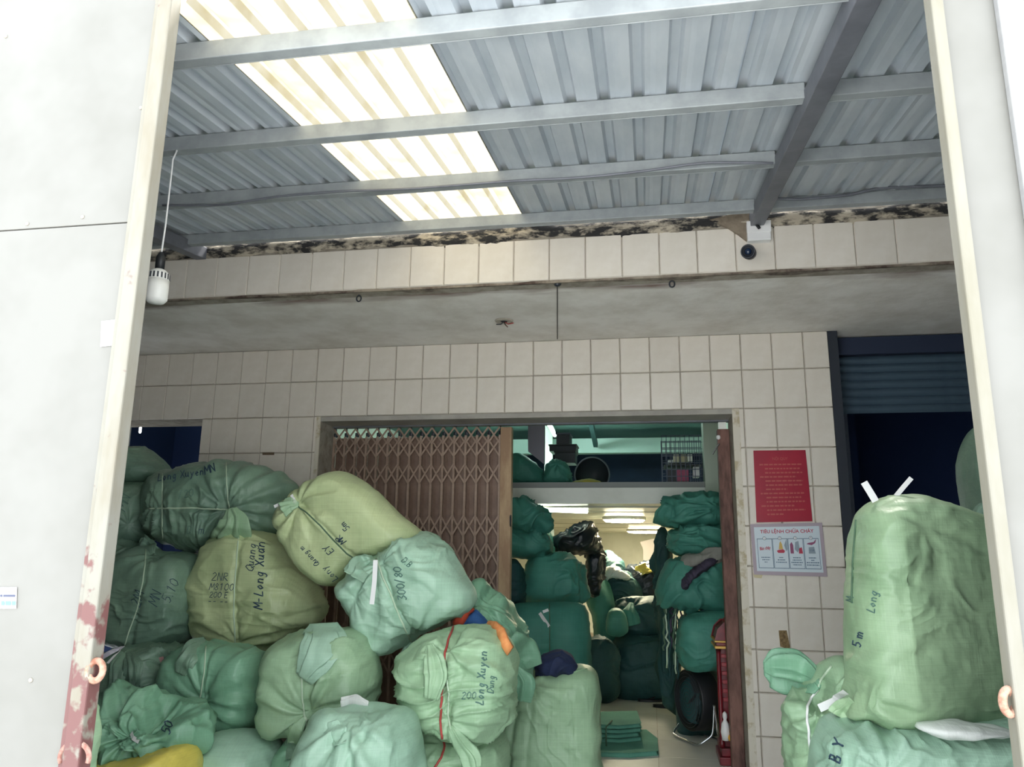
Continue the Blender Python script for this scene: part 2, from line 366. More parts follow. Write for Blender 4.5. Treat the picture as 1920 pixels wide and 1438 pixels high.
for k, y in enumerate((1.935, 2.575, 3.205, 3.86)):
    for a, b in ((-5, .57), (.63, 3.4)):
        z = zroof(y)-.003; mb = MB().box(a, b, y-.02, y+.02, z-.062, z-.002)
        mb.box(a, b, y+.02, y+.026, z-.062, z-.05); mb.build('purlin', M_purlin, roof, bev=.003)
for x in (.60, -2.62):
    mb = MB(); y0, y1 = 1.72, 4.04; hw = .034; V = []
    for y in (y0, y1):
        z = zroof(y)-.03
        for dx, dz in ((-hw, -.075), (hw, -.075), (hw, 0), (-hw, 0)): V.append((x+dx, y, z+dz))
    mb.add(V, [(0, 1, 2, 3), (7, 6, 5, 4), (0, 4, 5, 1), (1, 5, 6, 2), (2, 6, 7, 3), (3, 7, 4, 0)]); mb.build('rafter', M_rafter, roof, bev=.003)
# cable clipped along the third purlin and to the camera
def cable(name, pts, r, m, label, cat, n=40):
    pts = np.array(pts, float); t = np.linspace(0, 1, len(pts)); tt = np.linspace(0, 1, n)
    P = np.c_[[np.interp(tt, t, pts[:, i]) for i in range(3)]].T
    for _ in range(3): P[1:-1] = (P[:-2]+2*P[1:-1]+P[2:])/4
    o = MB().tube(P, r, 6).build(name, m, None, smooth=True, loc=P[0]); return tag(o, label, cat)
cable('cable', [at(x, y, 3.15) for x, y in ((305, 385), (420, 385), (520, 368), (640, 358), (760, 355), (960, 339), (1080, 334), (1200, 322), (1320, 304), (1450, 306))], .006, M_rafter, 'grey cable sagging along the third steel purlin below the roof', 'cable', 60)
cable('cable', [at(1450, 352, 3.8), at(1425, 362, 3.9), at(1410, 385, 3.98), at(1410, 410, 3.99), at(1424, 428, 3.975)], .008, M_black, 'short black cable looping down from rafter to white junction box', 'cable')
cable('cable', [at(x, y, 3.80) for x, y in ((1440, 372), (1500, 374), (1590, 366), (1650, 352), (1780, 348))], .008, M_rafter, 'dark cable running right from the rafter along the last purlin', 'cable')

# ------------------------------------------------------------------ gate leaves
YG = 1.65; ZT = EYE+1.75
gl = empty('gate_leaf', (-1.8, YG, 0), 'white sheet steel gate leaf on the left with rivets and rusty edge', 'gate', 'front gate leaves')
def gx(px, py): return at(px, py, YG-.012)
B(-2.4, -1.225, YG-.006, YG+.006, EYE+.815, ZT).build('sheet_panel', M_leaf, gl, bev=.002)
B(-2.4, -1.225, YG-.006, YG+.006, .05, EYE+.812).build('sheet_panel', M_leaf, gl, bev=.002)
def edgemat():
    m = mat('beige_edge_with_rust', '85837a', .55, col2='7c7668', scale=6, stretch=(2, 2, .5)); nt = m.node_tree; b = nt.nodes['Principled BSDF']; N = nt.nodes.new; L = nt.links.new
    src = b.inputs['Base Color'].links[0].from_socket; tc = N('ShaderNodeTexCoord'); sx = N('ShaderNodeSeparateXYZ'); L(tc.outputs['Object'], sx.inputs[0])
    n = N('ShaderNodeTexNoise'); n.inputs['Scale'].default_value = 22; n.inputs['Detail'].default_value = 6; L(tc.outputs['Object'], n.inputs['Vector'])
    a = N('ShaderNodeMapRange'); a.inputs[1].default_value = 1.62; a.inputs[2].default_value = 1.22; a.inputs[3].default_value = -.12; a.inputs[4].default_value = .17; L(sx.outputs[2], a.inputs[0])
    ad = N('ShaderNodeMath'); L(n.outputs[0], ad.inputs[0]); L(a.outputs[0], ad.inputs[1])
    r = N('ShaderNodeMapRange'); r.inputs[1].default_value = .55; r.inputs[2].default_value = .64; L(ad.outputs[0], r.inputs[0])
    mx = N('ShaderNodeMix'); mx.data_type = 'RGBA'; L(r.outputs[0], mx.inputs[0]); L(src, mx.inputs[6]); mx.inputs[7].default_value = (*hexc('6a4644'), 1); L(mx.outputs[2], b.inputs['Base Color']); return m
EM = edgemat()
B(-1.262, -1.222, YG-.022, YG+.022, .03, ZT).build('edge_post', EM, gl, bev=.004)
MB().box(-1.276, -1.262, YG-.014, YG+.014, .03, ZT).build('edge_strip', EM, gl, bev=.002)
for x, y in ((302, 45), (294, 95), (287, 150), (282, 230), (262, 200), (265, 318), (260, 405), (152, 405), (48, 418), (237, 567), (216, 713), (194, 866), (174, 1023), (148, 1199), (54, 1276), (8, 66)):
    p = gx(x, y); MB().lathe((p[0], YG-.006, p[2]), [(.0055, 0), (.005, -.002), (.002, -.004)], 8, (0, 1, 0)).build('rivet', mat('dull_rivet', 'a8a296', .5) if 'dull_rivet' not in MATS else MATS['dull_rivet'], gl, smooth=True)
def ring(parent, px, py, sx):
    c = at(px, py, YG-.005); T = np.linspace(0, 2*math.pi, 20, endpoint=False)
    MB().tube([c+np.array([.012*math.cos(t)*1.1, -.004+.012*math.cos(t)*.6, .021*math.sin(t)]) for t in T], .0075, 8, True).build('hasp_ring', M_rustring, parent, smooth=True)
ring(gl, 181, 1257, 1)
mb = MB(); c = at(140, 1420, YG-.012); T = np.linspace(-.3, 3.6, 14)
mb.tube([c+np.array([.035*math.cos(t), 0, .03*math.sin(t)]) for t in T], .006, 6).build('latch_loop', mat('rusted_latch', '8a5a50', .8, col2='b89a8c', scale=40), gl, smooth=True)
# stickers (one blank, one with red and blue print)
st = tag(MB().prism([at(190, 602, YG-.009), at(229, 598, YG-.009), at(226, 646, YG-.009), at(188, 650, YG-.009)], (0, .0015, 0)).build('sticker', M_strip, None, loc=at(190, 650, YG-.009)), 'small blank white square sticker high on the left gate leaf', 'sticker')
st = empty('sticker', at(10, 1140, YG-.009), 'white sticker with red and blue print at left frame edge', 'sticker')
MB().prism([at(-40, 1101, YG-.009), at(31, 1101, YG-.009), at(30, 1141, YG-.009), at(-40, 1141, YG-.009)], (0, .0015, 0)).build('paper', M_strip, st)
pr = dict(r=mat('red_print', 'd88a80', .6), k=mat('dark_print', '4a5068', .6), b=mat('blue_print', '6a8cb8', .6))
def dash(xs, y, h, m, nm):
    mb = MB()
    for a, b in xs: mb.prism([at(a, y, YG-.0105), at(b, y, YG-.0105), at(b, y+h, YG-.0105), at(a, y+h, YG-.0105)], (0, .0008, 0))
    mb.build(nm, m, st)
dash([(-30, -8), (0, 6), (9, 17), (20, 28)], 1106, 5, pr['r'], 'red_print_line'); dash([(-30, -4), (0, 4), (6, 28)], 1115, 4, pr['k'], 'black_print_line'); dash([(-30, -8), (2, 8), (10, 20), (22, 29)], 1127, 8, pr['b'], 'blue_print_line')
gr = empty('gate_leaf', (.9, YG, 0), 'white gate leaf on the right with beige edge and foam board', 'gate', 'front gate leaves')
B(.640, .666, YG-.022, YG+.022, .03, ZT).build('edge_post', mat('beige_edge', '868379', .55, col2='7e7a6c', scale=6, stretch=(2, 2, .5)), gr, bev=.004)
B(.666, 1.5, YG-.006, YG+.006, .05, ZT).build('sheet_panel', M_leaf, gr, bev=.002)
B(.770, 1.5, YG-.028, YG-.0065, .05, ZT).build('foam_board', M_board, gr, bev=.003)
ring(gr, 1890, 1315, -1)

# ------------------------------------------------------------------ interior shell
XIL, XIR, YE = -3.2, .80, 14.6; ZLB = EYE+.456; ZLT = 2.09; ZC = 3.06
tag(B(-4.2, 3.2, D, YE, 0, FZ-.006).build('floor', M_grout), kind='structure')
fl = bpy.data.objects['floor.001']; ft = None
for i in range(-4, 2):
    for j in range(0, 8):
        x0 = .02+i*.5; y0 = D+.012+j*.5
        if ft is None: ft = B(.002, .498, .002, .498, 0, .0065).build('floor_tile', M_floor, None, loc=(0, 0, 0)); o = ft
        else: o = ft.copy(); COL.objects.link(o)
        o.location = (x0, y0, FZ-.0065); o.parent = fl
tag(B(XIL-.1, XIL, D+.3, YE, 0, 3.3).build('wall_inner_left', M_inwall), kind='structure')
tag(B(XIR, XIR+.1, D+.3, YE, 0, 3.3).build('wall_inner_right', M_inwall), kind='structure')
tag(B(XIL, XIR, YE, YE+.1, 0, 3.3).build('wall_inner_back', M_inwall), kind='structure')
tag(B(-4.9, 3.4, D+.3, YE+.1, ZC, ZC+.1).build('ceiling_inner', M_teal), kind='structure')
lf = tag(MB().box(XIL, XIR, 6.84, YE, ZLB, ZLT-.02).build('ceiling_loft', mat('loft_underside', 'c0c4b4', .3, col2='b0b6a6', scale=2)), kind='structure')
for k in range(11):
    B(XIL, XIR, 7.2+k*.68, 7.2+k*.68+.62, ZLB-.012-.004*(k % 2), ZLB+.001).build('ceiling_panel', mat('glossy_pvc_panel', 'c8cab8', .32, spec=.5) if 'glossy_pvc_panel' not in MATS else MATS['glossy_pvc_panel'], lf)
tag(B(XIL, XIR, 6.80, 6.84, ZLB-.002, ZLT).build('trim_4', M_white), kind='structure')
tag(B(XIL, XIR, 6.82, 6.9, ZLT, ZLT+.05).build('trim_5', mat('grey_ledge', '8f9290', .7)), kind='structure')
tag(B(XIL, XIR, 10.6, 10.7, ZLT-.02, ZC).build('wall_loft_back', M_navy), kind='structure')
tag(B(XIL, XIR, 9.6, 9.75, EYE+1.26, EYE+1.44).build('trim_6', mat('pale_teal_beam', '9fb4ae', .5)), kind='structure')
tag(MB().bar(at(1106, 782, 8.4), at(1117, 835, 9.5), .05, .05).build('trim_7', mat('dark_green_brace', '27484a', .6)), kind='structure')
pp = [at(1320, 900, 6.9), at(1345, 900, 6.9)]
tag(B(pp[0][0], pp[1][0]+.08, 6.76, 6.98, EYE+.40, ZC).build('trim_8', mat('pale_green_pillar', 'b3bfb0', .6)), kind='structure')
q = [at(x, y, 6.95) for x, y in ((990, 770), (1021, 770), (1020, 870), (990, 846))]
tag(MB().prism(q, (0, .06, 0)).build('trim_9', mat('lilac_grey_slab', '8a8794', .7)), kind='structure')
# dark room behind the right opening, with its roller shutter; dark room on the left
M_dr = mat('unlit_room_wall', '1a2e56', .9)  # navy colour stands in for the deep shade of both side rooms
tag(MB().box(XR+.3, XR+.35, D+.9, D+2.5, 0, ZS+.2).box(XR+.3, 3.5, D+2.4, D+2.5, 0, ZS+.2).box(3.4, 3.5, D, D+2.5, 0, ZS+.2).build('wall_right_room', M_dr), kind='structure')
tag(B(XR-.02, XR+.06, D-.0, D+.95, 0, ZS).build('trim_10', mat('dark_blue_jamb', '262c36', .7)), kind='structure')
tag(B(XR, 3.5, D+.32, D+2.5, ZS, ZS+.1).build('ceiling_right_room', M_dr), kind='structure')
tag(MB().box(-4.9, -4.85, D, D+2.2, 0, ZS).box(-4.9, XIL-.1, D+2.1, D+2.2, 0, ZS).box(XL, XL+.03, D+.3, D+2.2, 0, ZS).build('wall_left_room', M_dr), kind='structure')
sh = empty('roller_shutter', (2.2, D+.2, ZL), 'blue-grey roller shutter pulled up above the dark right opening', 'shutter')
B(XR+.05, 3.4, D+.14, D+.3, ZS-.13, ZS-.01).build('shutter_box', mat('dark_shutter_box', '1e2a42', .7), sh, bev=.004)
z = ZS-.13; k = 0
SH = None
while z > ZS-.50:
    V = []; F = []
    n = 6
    if SH is None:
        for i in range(n+1):
            a = math.pi*i/n; yy = D+.20-.014*math.sin(a); zz = -.055*i/n
            V += [(XR+.06, yy, zz), (3.38, yy, zz)]
        SH = MB().add(V, [(2*i, 2*i+1, 2*i+3, 2*i+2) for i in range(n)]).build('shutter_slat', M_shut, None, smooth=True, loc=(0, 0, 0)); o = SH
    else: o = SH.copy(); COL.objects.link(o)
    o.parent = sh; o0 = ORG[sh.name]; o.location = (-o0[0], -o0[1], z-o0[2]); z -= .056

# ------------------------------------------------------------------ folding gate in the doorway
YF = 5.49
fg = empty('folding_gate', ((-2.3-.95)/2, YF, FZ), 'brown folding lattice gate drawn across the left part of doorway', 'gate')
def gz(py): return at(800, py, YF)[2]
B(XJL, XJR, YF-.03, YF+.03, ZL-.045, ZL-.034).build('top_track', M_rafter, fg)
nb = 16; xb = [-2.30+.0838*i for i in range(nb)]
SM = MM = None
zt_ = ZL-.115
for i, x in enumerate(xb):
    if i == 0:
        bar0 = B(-.008, .008, -.012, .012, 0, zt_-FZ).build('channel_bar', M_gate, None, loc=(0, 0, 0)); o = bar0
        sl0 = MB().add([(-.0415, 0, 0), (-.012, -.006, 0), (.012, -.006, 0), (.0415, 0, 0), (-.0415, 0, zt_-FZ-.005), (-.012, -.006, zt_-FZ-.005), (.012, -.006, zt_-FZ-.005), (.0415, 0, zt_-FZ-.005)], [(0, 1, 5, 4), (1, 2, 6, 5), (2, 3, 7, 6)]).build('sheet_slat', M_slat, None, loc=(0, 0, 0)); o2 = sl0
        r0 = MB().lathe((0, 0, 0), [(.012, 0), (.016, .01), (.016, .03), (.006, .034), (.006, .075)], 8).build('roller', M_dark, None, loc=(0, 0, 0)); o3 = r0
    else:
        o = bar0.copy(); o2 = sl0.copy(); o3 = r0.copy()
        for q in (o, o2, o3): COL.objects.link(q)
    f0 = ORG[fg.name]
    for q, dx, dy, z in ((o, 0, -.02, FZ), (o2, .042, .015, FZ), (o3, 0, 0, zt_)):
        q.parent = fg; q.location = (x+dx-f0[0], YF+dy-f0[1], z-f0[2])
rows = [(804, 833), (827, 857), (872, 907), (967, 1005), (1016, 1058), (1066, 1108), (1170, 1212), (1222, 1264)]
stp = {}
for k, (a, b) in enumerate(rows):
    za, zb_ = gz(a), gz(b)
    for i in range(nb-1):
        for sgn in (0, 1):
            key = (k, sgn)
            if key not in stp:
                h = zb_-za
                A, Bp = ((0, 0, 0), (.0838, 0, h)) if sgn == 0 else ((.0838, -.004, 0), (0, -.004, h))
                o = MB().bar(A, Bp, .012, .003).build('lattice_strap', M_gate, None, loc=(0, 0, 0)); stp[key] = o
            else: o = stp[key].copy(); COL.objects.link(o)
            o.parent = fg; o.location = (xb[i]-f0[0], YF-.036-f0[1], za-f0[2])
ls = B(-1.037, -.955, YF-.04, YF+.03, FZ, ZL-.06).build('lead_stile', M_stile, fg, bev=.004)
p = at(957, 975, YF-.05); MB().tube([(p[0], YF-.04, p[2]+.03), (p[0]+.005, YF-.075, p[2]+.02), (p[0]+.005, YF-.075, p[2]-.03), (p[0], YF-.04, p[2]-.04)], .006, 6).build('pull_handle', M_dark, ls)
fr = empty('folding_gate', (.52, YF, FZ), 'rusty brown stile of the folding gate pushed against right jamb', 'gate')
rs_ = B(.473, .553, YF-.04, YF+.05, FZ, ZL-.1).build('lead_stile', M_rust, fr, bev=.004)
B(.485, .535, YF-.03, YF+.02, ZL-.1, ZL-.05).build('roller_hanger', M_white, fr)
for k in range(4):
    x = .542; B(x-.006, x+.008, YF+.06+k*.03, YF+.075+k*.03, FZ, ZL-.12).build('channel_bar', M_gate, fr)
p = at(1345, 830, YF-.05); MB().tube([p+np.array([.02, .02, 0]), p+np.array([-.005, -.01, -.03]), p+np.array([-.035, 0, -.08])], .006, 6).build('pull_handle', M_chrome, rs_)
MB().lathe(at(1347, 820, YF-.045), [(.001, -.015), (.012, -.01), (.014, 0), (.012, .012), (.001, .016)], 10).build('knob', M_strip, rs_, smooth=True)

# ------------------------------------------------------------------ sack builder
def catmull(P, k=8):
    P = np.asarray(P, float); n = len(P); out = []
    for i in range(n):
        p0, p1, p2, p3 = P[(i-1) % n], P[i], P[(i+1) % n], P[(i+2) % n]
        for t in np.arange(k)/k:
            out.append(.5*((2*p1)+(-p0+p2)*t+(2*p0-5*p1+4*p2-p3)*t*t+(-p0+3*p1-3*p2+p3)*t**3))
    return np.array(out)
def ell(cx, cy, wd, h, rot=0, n=3., k=20):
    t = np.linspace(0, 2*math.pi, k, endpoint=False); c, s = np.cos(t), np.sin(t)
    x = np.sign(c)*np.abs(c)**(2/n)*wd/2; y = np.sign(s)*np.abs(s)**(2/n)*h/2; a = math.radians(rot)
    return [(cx+x[i]*math.cos(a)-y[i]*math.sin(a), cy+x[i]*math.sin(a)+y[i]*math.cos(a)) for i in range(k)]
def segdist(X, Z, pts):
    best = np.full(X.shape, 9.); al = np.zeros(X.shape); acc = 0
    for a, b in zip(pts[:-1], pts[1:]):
        d = b-a; L = np.linalg.norm(d)+1e-9; t = np.clip(((X-a[0])*d[0]+(Z-a[1])*d[1])/L**2, 0, 1)
        q = np.hypot(X-a[0]-t*d[0], Z-a[1]-t*d[1]); mk = q < best; best = np.where(mk, q, best); al = np.where(mk, acc+t*L, al); acc += L
    return best, al
SEED = [10]
def body(outline, Y, F, Bk, p=2.6, q=2.2, wr=.006, wang=0, pinch=(), groove=(), crease=(), hi=1., center=None, lump=.02, wfreq=1., fine=.002):
    SEED[0] += 1; sd = SEED[0]
    O = np.array([at(x, y, Y)[[0, 2]] for x, y in catmull(outline)])
    c = O.mean(0) if center is None else at(center[0], center[1], Y)[[0, 2]]
    d = O-c; an = np.arctan2(d[:, 1], d[:, 0]); R = np.hypot(d[:, 0], d[:, 1]); k = np.argsort(an); an, R = an[k], R[k]
    nphi = int(176*hi); ph = np.linspace(-math.pi, math.pi, nphi, endpoint=False)
    Rp = np.interp(ph, np.r_[an-2*math.pi, an, an+2*math.pi], np.r_[R, R, R])
    Rp = (np.roll(Rp, 1)+2*Rp+np.roll(Rp, -1))/4
    nf = int(46*hi); t1 = np.linspace(.012, .8, nf); d1 = (1-t1**p)**(1/q)
    ps = np.linspace(math.asin(.8**(p/2)), math.pi/2, int(26*hi)+1)[1:]; t2 = np.sin(ps)**(2/p); d2 = np.maximum(1-t2**p, 0)**(1/q)
    tb = np.sin(np.linspace(math.pi/2, .05, int(16*hi)+1)[1:])**(2/2.1); db = -np.maximum(1-tb**2.1, 0)**(1/2.)
    t = np.r_[t1, t2, tb]; dd = np.r_[d1, d2, db]; dep = np.where(dd > 0, dd*F, dd*Bk)
    X = c[0]+np.outer(t, Rp*np.cos(ph)); Z = c[1]+np.outer(t, Rp*np.sin(ph)); W = np.repeat(dep[:, None], nphi, 1)
    for x1, y1, x2, y2, sl, sr in crease:
        A = at(x1, y1, Y-F*.8)[[0, 2]]; E = at(x2, y2, Y-F*.8)[[0, 2]]; dv = (E-A)/np.linalg.norm(E-A)
        sg = (X-A[0])*dv[1]-(Z-A[1])*dv[0]
        lim = F*.86-sl*np.maximum(-sg, 0)-sr*np.maximum(sg, 0); kk = .038
        Wn = -kk*np.log(np.exp(-np.clip(W/kk, -40, 40))+np.exp(-np.clip(lim/kk, -40, 40))); W = np.where(W > 0, np.maximum(Wn, W*.25), W)
    Pv = np.stack([X, Y-W, Z], -1)
    tphi = np.roll(Pv, -1, 1)-np.roll(Pv, 1, 1); tr = np.gradient(Pv, axis=0); N = np.cross(tr, tphi); N /= np.linalg.norm(N, axis=-1)[..., None]+1e-12
    if np.mean(N[2, :, 1]) > 0: N = -N
    front = np.clip((W/F+.15)*4, 0, 1)
    size = math.sqrt((O[:, 0].max()-O[:, 0].min())*(O[:, 1].max()-O[:, 1].min()))
    Dp = lump*fbm(Pv*(2.2/size)+sd*3.1, sd, 2)*size*1.2
    a = math.radians(wang); U = X*math.cos(a)+Z*math.sin(a); Vv = -X*math.sin(a)+Z*math.cos(a)
    wq = np.stack([U*3.0*wfreq, Pv[..., 1]*4*wfreq, Vv*14*wfreq], -1); wq[..., 2] += 1.2*vn(Pv*6, sd+3)
    rg = 1-np.abs(vn(wq+sd, sd+1)); rg2 = 1-np.abs(vn(wq*2.1+sd*2, sd+2)); mk = np.clip(.5+1.0*vn(Pv*3.5+sd, sd+5), .1, 1)
    Dp += wr*1.7*mk*((rg**4)*1.5-.45+(rg2**3)*.6-.25)
    Dp += fine*fbm(Pv*22, sd+8, 2)
    for pc in pinch:
        x, y, amp, nf_, r1 = pc[:5]; pt = at(x, y, Y-F*.75)
        dx, dz, dy = X-pt[0], Z-pt[2], 0; r = np.hypot(dx, dz); th = np.arctan2(dz, dx)
        ths = np.stack([np.cos(th)*2, np.sin(th)*2, r*4], -1); ph_ = nf_*th+2.2*vn(ths+sd, sd+4)+r*3
        s = np.sin(ph_); s = np.sign(s)*np.abs(s)**.7
        Dp += front*amp*(.62*s*(r/r1)*np.exp(1-r/r1)*np.clip(.6+.8*vn(ths*1.5+7, sd+6), .1, 1.3)-1.6*np.exp(-(r/(r1*.55))**2))
    for pts, g, wdt in groove:
        Pg = [at(x, y, Y-F*.8)[[0, 2]] for x, y in pts]; ds, al = segdist(X, Z, Pg)
        Dp += front*(-g*np.exp(-(ds/wdt)**2)+g*.9*vn(np.stack([al*28, ds*5, al*0], -1), sd+9)*np.exp(-ds/(wdt*3.5)))
    Pv = Pv+N*Dp[..., None]
    nr = len(t); V = Pv.reshape(-1, 3); n0 = len(V)
    V = np.vstack([V, Pv[0].mean(0), Pv[-1].mean(0)])
    I = np.arange(n0).reshape(nr, nphi); Jn = np.roll(I, -1, 1)
    Q = np.stack([I[:-1], Jn[:-1], Jn[1:], I[1:]], -1).reshape(-1, 4)
    faces = Q.tolist()+[[n0, Jn[0, k], I[0, k]] for k in range(nphi)]+[[n0+1, I[-1, k], Jn[-1, k]] for k in range(nphi)]
    return V, faces, np.array([c[0], Y, V[:, 2].min()])
def link_mesh(name, V, faces, m, parent=None, loc=None):
    me = bpy.data.meshes.new(name); o0 = org(parent) if parent is not None else np.array(loc, float)
    me.from_pydata((V-o0).tolist(), [], faces); me.update(); me.materials.append(m); me.polygons.foreach_set('use_smooth', [True]*len(me.polygons))
    o = bpy.data.objects.new(name, me); COL.objects.link(o); ORG[o.name] = o0
    if parent is not None: o.parent = parent
    else: o.location = tuple(o0)
    return o
CAMP = Vector((0, 0, EYE))
class Surf:
    def __init__(s, V, faces, Y): s.b = BVHTree.FromPolygons(V.tolist(), faces); s.Y = Y; s.last = None
    def hit(s, px, py, off=.0):
        d = Vector(ray(px, py)).normalized(); h = s.b.ray_cast(CAMP, d)
        if h[0] is None: return None
        p = np.array(h[0]); n = np.array(h[1]);
        if n.dot(np.array(d)) > 0: n = -n
        s.last = p[1]; return p+n*off
    def pt(s, px, py, off=0, prev=None):
        h = s.hit(px, py, off)
        if h is None: h = at(px, py, (s.last or s.Y)-off)
        return h
def dense(pts, step=6):
    out = [pts[0]]
    for a, b in zip(pts[:-1], pts[1:]):
        n = max(1, int(math.hypot(b[0]-a[0], b[1]-a[1])/step))
        out += [(a[0]+(b[0]-a[0])*k/n, a[1]+(b[1]-a[1])*k/n) for k in range(1, n+1)]
    return out
# single-stroke handwriting
G = {'0': [[(.3, 1), (.05, .75), (.05, .25), (.3, 0), (.55, .25), (.55, .75), (.3, 1)]], '1': [[(.1, .8), (.3, 1), (.3, 0)]], '2': [[(.05, .8), (.3, 1), (.55, .75), (.05, 0), (.6, 0)]],
 '3': [[(.05, 1), (.55, 1), (.25, .6), (.55, .35), (.3, 0), (.05, .1)]], '5': [[(.55, 1), (.1, 1), (.08, .55), (.4, .6), (.55, .3), (.3, 0), (.05, .1)]], '8': [[(.3, .5), (.08, .75), (.3, 1), (.52, .75), (.3, .5), (.05, .22), (.3, 0), (.55, .22), (.3, .5)]],
 'M': [[(0, 0), (.1, 1), (.35, .3), (.6, 1), (.7, 0)]], 'm': [[(0, .6), (.05, 0)], [(.05, .45), (.2, .6), (.3, .45), (.3, 0)], [(.3, .45), (.45, .6), (.58, .45), (.58, 0)]],
 'N': [[(.05, 0), (.05, 1), (.55, 0), (.55, 1)]], 'R': [[(.05, 0), (.05, 1), (.45, .95), (.5, .65), (.05, .5), (.6, 0)]], 'E': [[(.5, 1), (.05, 1), (.05, 0), (.55, 0)], [(.05, .5), (.4, .5)]],
 'Y': [[(0, 1), (.3, .5), (.6, 1)], [(.3, .5), (.25, 0)]], 'L': [[(.15, 1), (.05, 0), (.55, .05)]], 'o': [[(.25, .6), (.05, .3), (.25, 0), (.45, .3), (.25, .6)]],
 'n': [[(.05, .6), (.05, 0)], [(.05, .4), (.25, .6), (.42, .4), (.42, 0)]], 'g': [[(.42, .5), (.2, .6), (.05, .3), (.2, .02), (.42, .25), (.42, .6), (.4, -.25), (.2, -.4), (.05, -.25)]],
 'Q': [[(.35, 1), (.05, .6), (.1, .15), (.4, 0), (.65, .4), (.6, .85), (.35, 1)], [(.4, .3), (.7, -.1)]], 'u': [[(.05, .6), (.08, .1), (.3, .05), (.42, .3), (.42, .6)], [(.42, .3), (.48, 0)]],
 'a': [[(.42, .55), (.15, .6), (.05, .25), (.2, 0), (.42, .25), (.42, .55), (.48, 0)]], 'X': [[(0, 1), (.6, 0)], [(.55, 1), (.05, 0)]], 'y': [[(.05, .6), (.22, .15)], [(.45, .6), (.1, -.4)]],
 'e': [[(.05, .3), (.42, .35), (.25, .6), (.05, .3), (.25, 0), (.45, .1)]], 'D': [[(.05, 0), (.05, 1), (.4, .95), (.6, .5), (.4, .05), (.05, 0)]], 'B': [[(.05, 0), (.05, 1), (.4, .95), (.42, .6), (.05, .52), (.5, .4), (.48, .05), (.05, 0)]],
 '.': [[(.1, .08), (.2, 0)]], '-': [[(.05, .4), (.4, .42)]], '/': [[(0, -.1), (.4, 1.1)]], ' ': [], 'T': [[(0, 1), (.6, 1)], [(.3, 1), (.3, 0)]], 'S': [[(.5, .9), (.25, 1), (.05, .75), (.5, .3), (.3, 0), (.05, .1)]]}
def scrawl(sf, parent, s, x, y, size, ang, m=None, r=.0018, slant=.18, name='marker_writing'):
    mb = MB(); a = math.radians(ang); dx, dy = math.cos(a), math.sin(a); ux, uy = math.sin(a), -math.cos(a); pen = 0
    for ch in s:
        for st in G.get(ch, []):
            pts = dense([(x+(pen+(gx_+slant*gy_)*size)*dx+gy_*size*ux, y+(pen+(gx_+slant*gy_)*size)*dy+gy_*size*uy) for gx_, gy_ in st], 2.2)
            P = [h for h in (sf.hit(*q, off=.0016) for q in pts) if h is not None]
            if len(P) > 1: mb.tube(P, r, 4)
        pen += size*(.72 if ch not in '. ' else .4)
    if mb.v: mb.build(name, m or M_ink, parent)
def pleated(name, st, sf, m, parent, folds=9, amp=.26, flat=.5, yoff=.0, loc=None, Yf=None, curl=.0):
    """gathered cloth: pleated tube along px stations (x, y, width)"""
    SEED[0] += 1; sd = SEED[0]; pts = []; K = 26
    s0 = np.array(st, float); tt = np.linspace(0, 1, len(s0)); T = np.linspace(0, 1, K); s1 = np.c_[[np.interp(T, tt, s0[:, i]) for i in range(3)]].T
    for _ in range(2): s1[1:-1] = (s1[:-2]+2*s1[1:-1]+s1[2:])/4
    n = 72; ph = np.linspace(0, 2*math.pi, n, endpoint=False); rings = []
    ys = []
    for k in range(K):
        h = sf.hit(s1[k, 0], s1[k, 1]) if (sf is not None and Yf is None) else None
        ys.append(h[1] if h is not None else (None if Yf is None else Yf))
    last = next((v for v in ys if v is not None), sf.Y if sf else 4)
    for k in range(K):
        if ys[k] is None: ys[k] = last
        last = ys[k]
    ys = np.array(ys, float)
    for _ in range(6): ys[1:-1] = (ys[:-2]+2*ys[1:-1]+ys[2:])/4
    for k in range(K):
        hw = s1[k, 2]/2*ys[k]/FPX
        c = at(s1[k, 0], s1[k, 1], ys[k]-hw*flat*.55-yoff)
        k2 = min(k+1, K-1); k1 = max(k-1, 0); tx, ty = s1[k2, 0]-s1[k1, 0], s1[k2, 1]-s1[k1, 1]; L = math.hypot(tx, ty)+1e-9
        px, pz = -ty/L, -tx/L   # perpendicular in XZ (image y down)
        rr = 1+amp*np.sin(folds*ph+2.5*vn(np.stack([np.cos(ph)*1.5, np.sin(ph)*1.5, ph*0+k*.09], -1), sd)+curl*k)*min(1, .4+k/8)+.12*vn(np.stack([np.cos(ph), np.sin(ph), ph*0+k*.2], -1), sd+1)
        rings.append(np.stack([c[0]+hw*rr*np.cos(ph)*px, c[1]+hw*flat*rr*np.sin(ph), c[2]+hw*rr*np.cos(ph)*pz], -1))
    # hollow mouth
    e = rings[-1]; cc = e.mean(0); b2 = rings[-5].mean(0)
    rings.append(cc+(e-cc)*.86); rings.append(b2+(rings[-6]-b2)*.5)
    R_ = np.array(rings); nr = len(R_); V = R_.reshape(-1, 3); n0 = len(V); V = np.vstack([V, R_[0].mean(0), R_[-1].mean(0)])
    I = np.arange(n0).reshape(nr, n); Jn = np.roll(I, -1, 1); Q = np.stack([I[:-1], Jn[:-1], Jn[1:], I[1:]], -1).reshape(-1, 4).tolist()
    Q += [[n0, Jn[0, k], I[0, k]] for k in range(n)]+[[n0+1, I[-1, k], Jn[-1, k]] for k in range(n)]
    return link_mesh(name, V, Q, m, parent, loc)
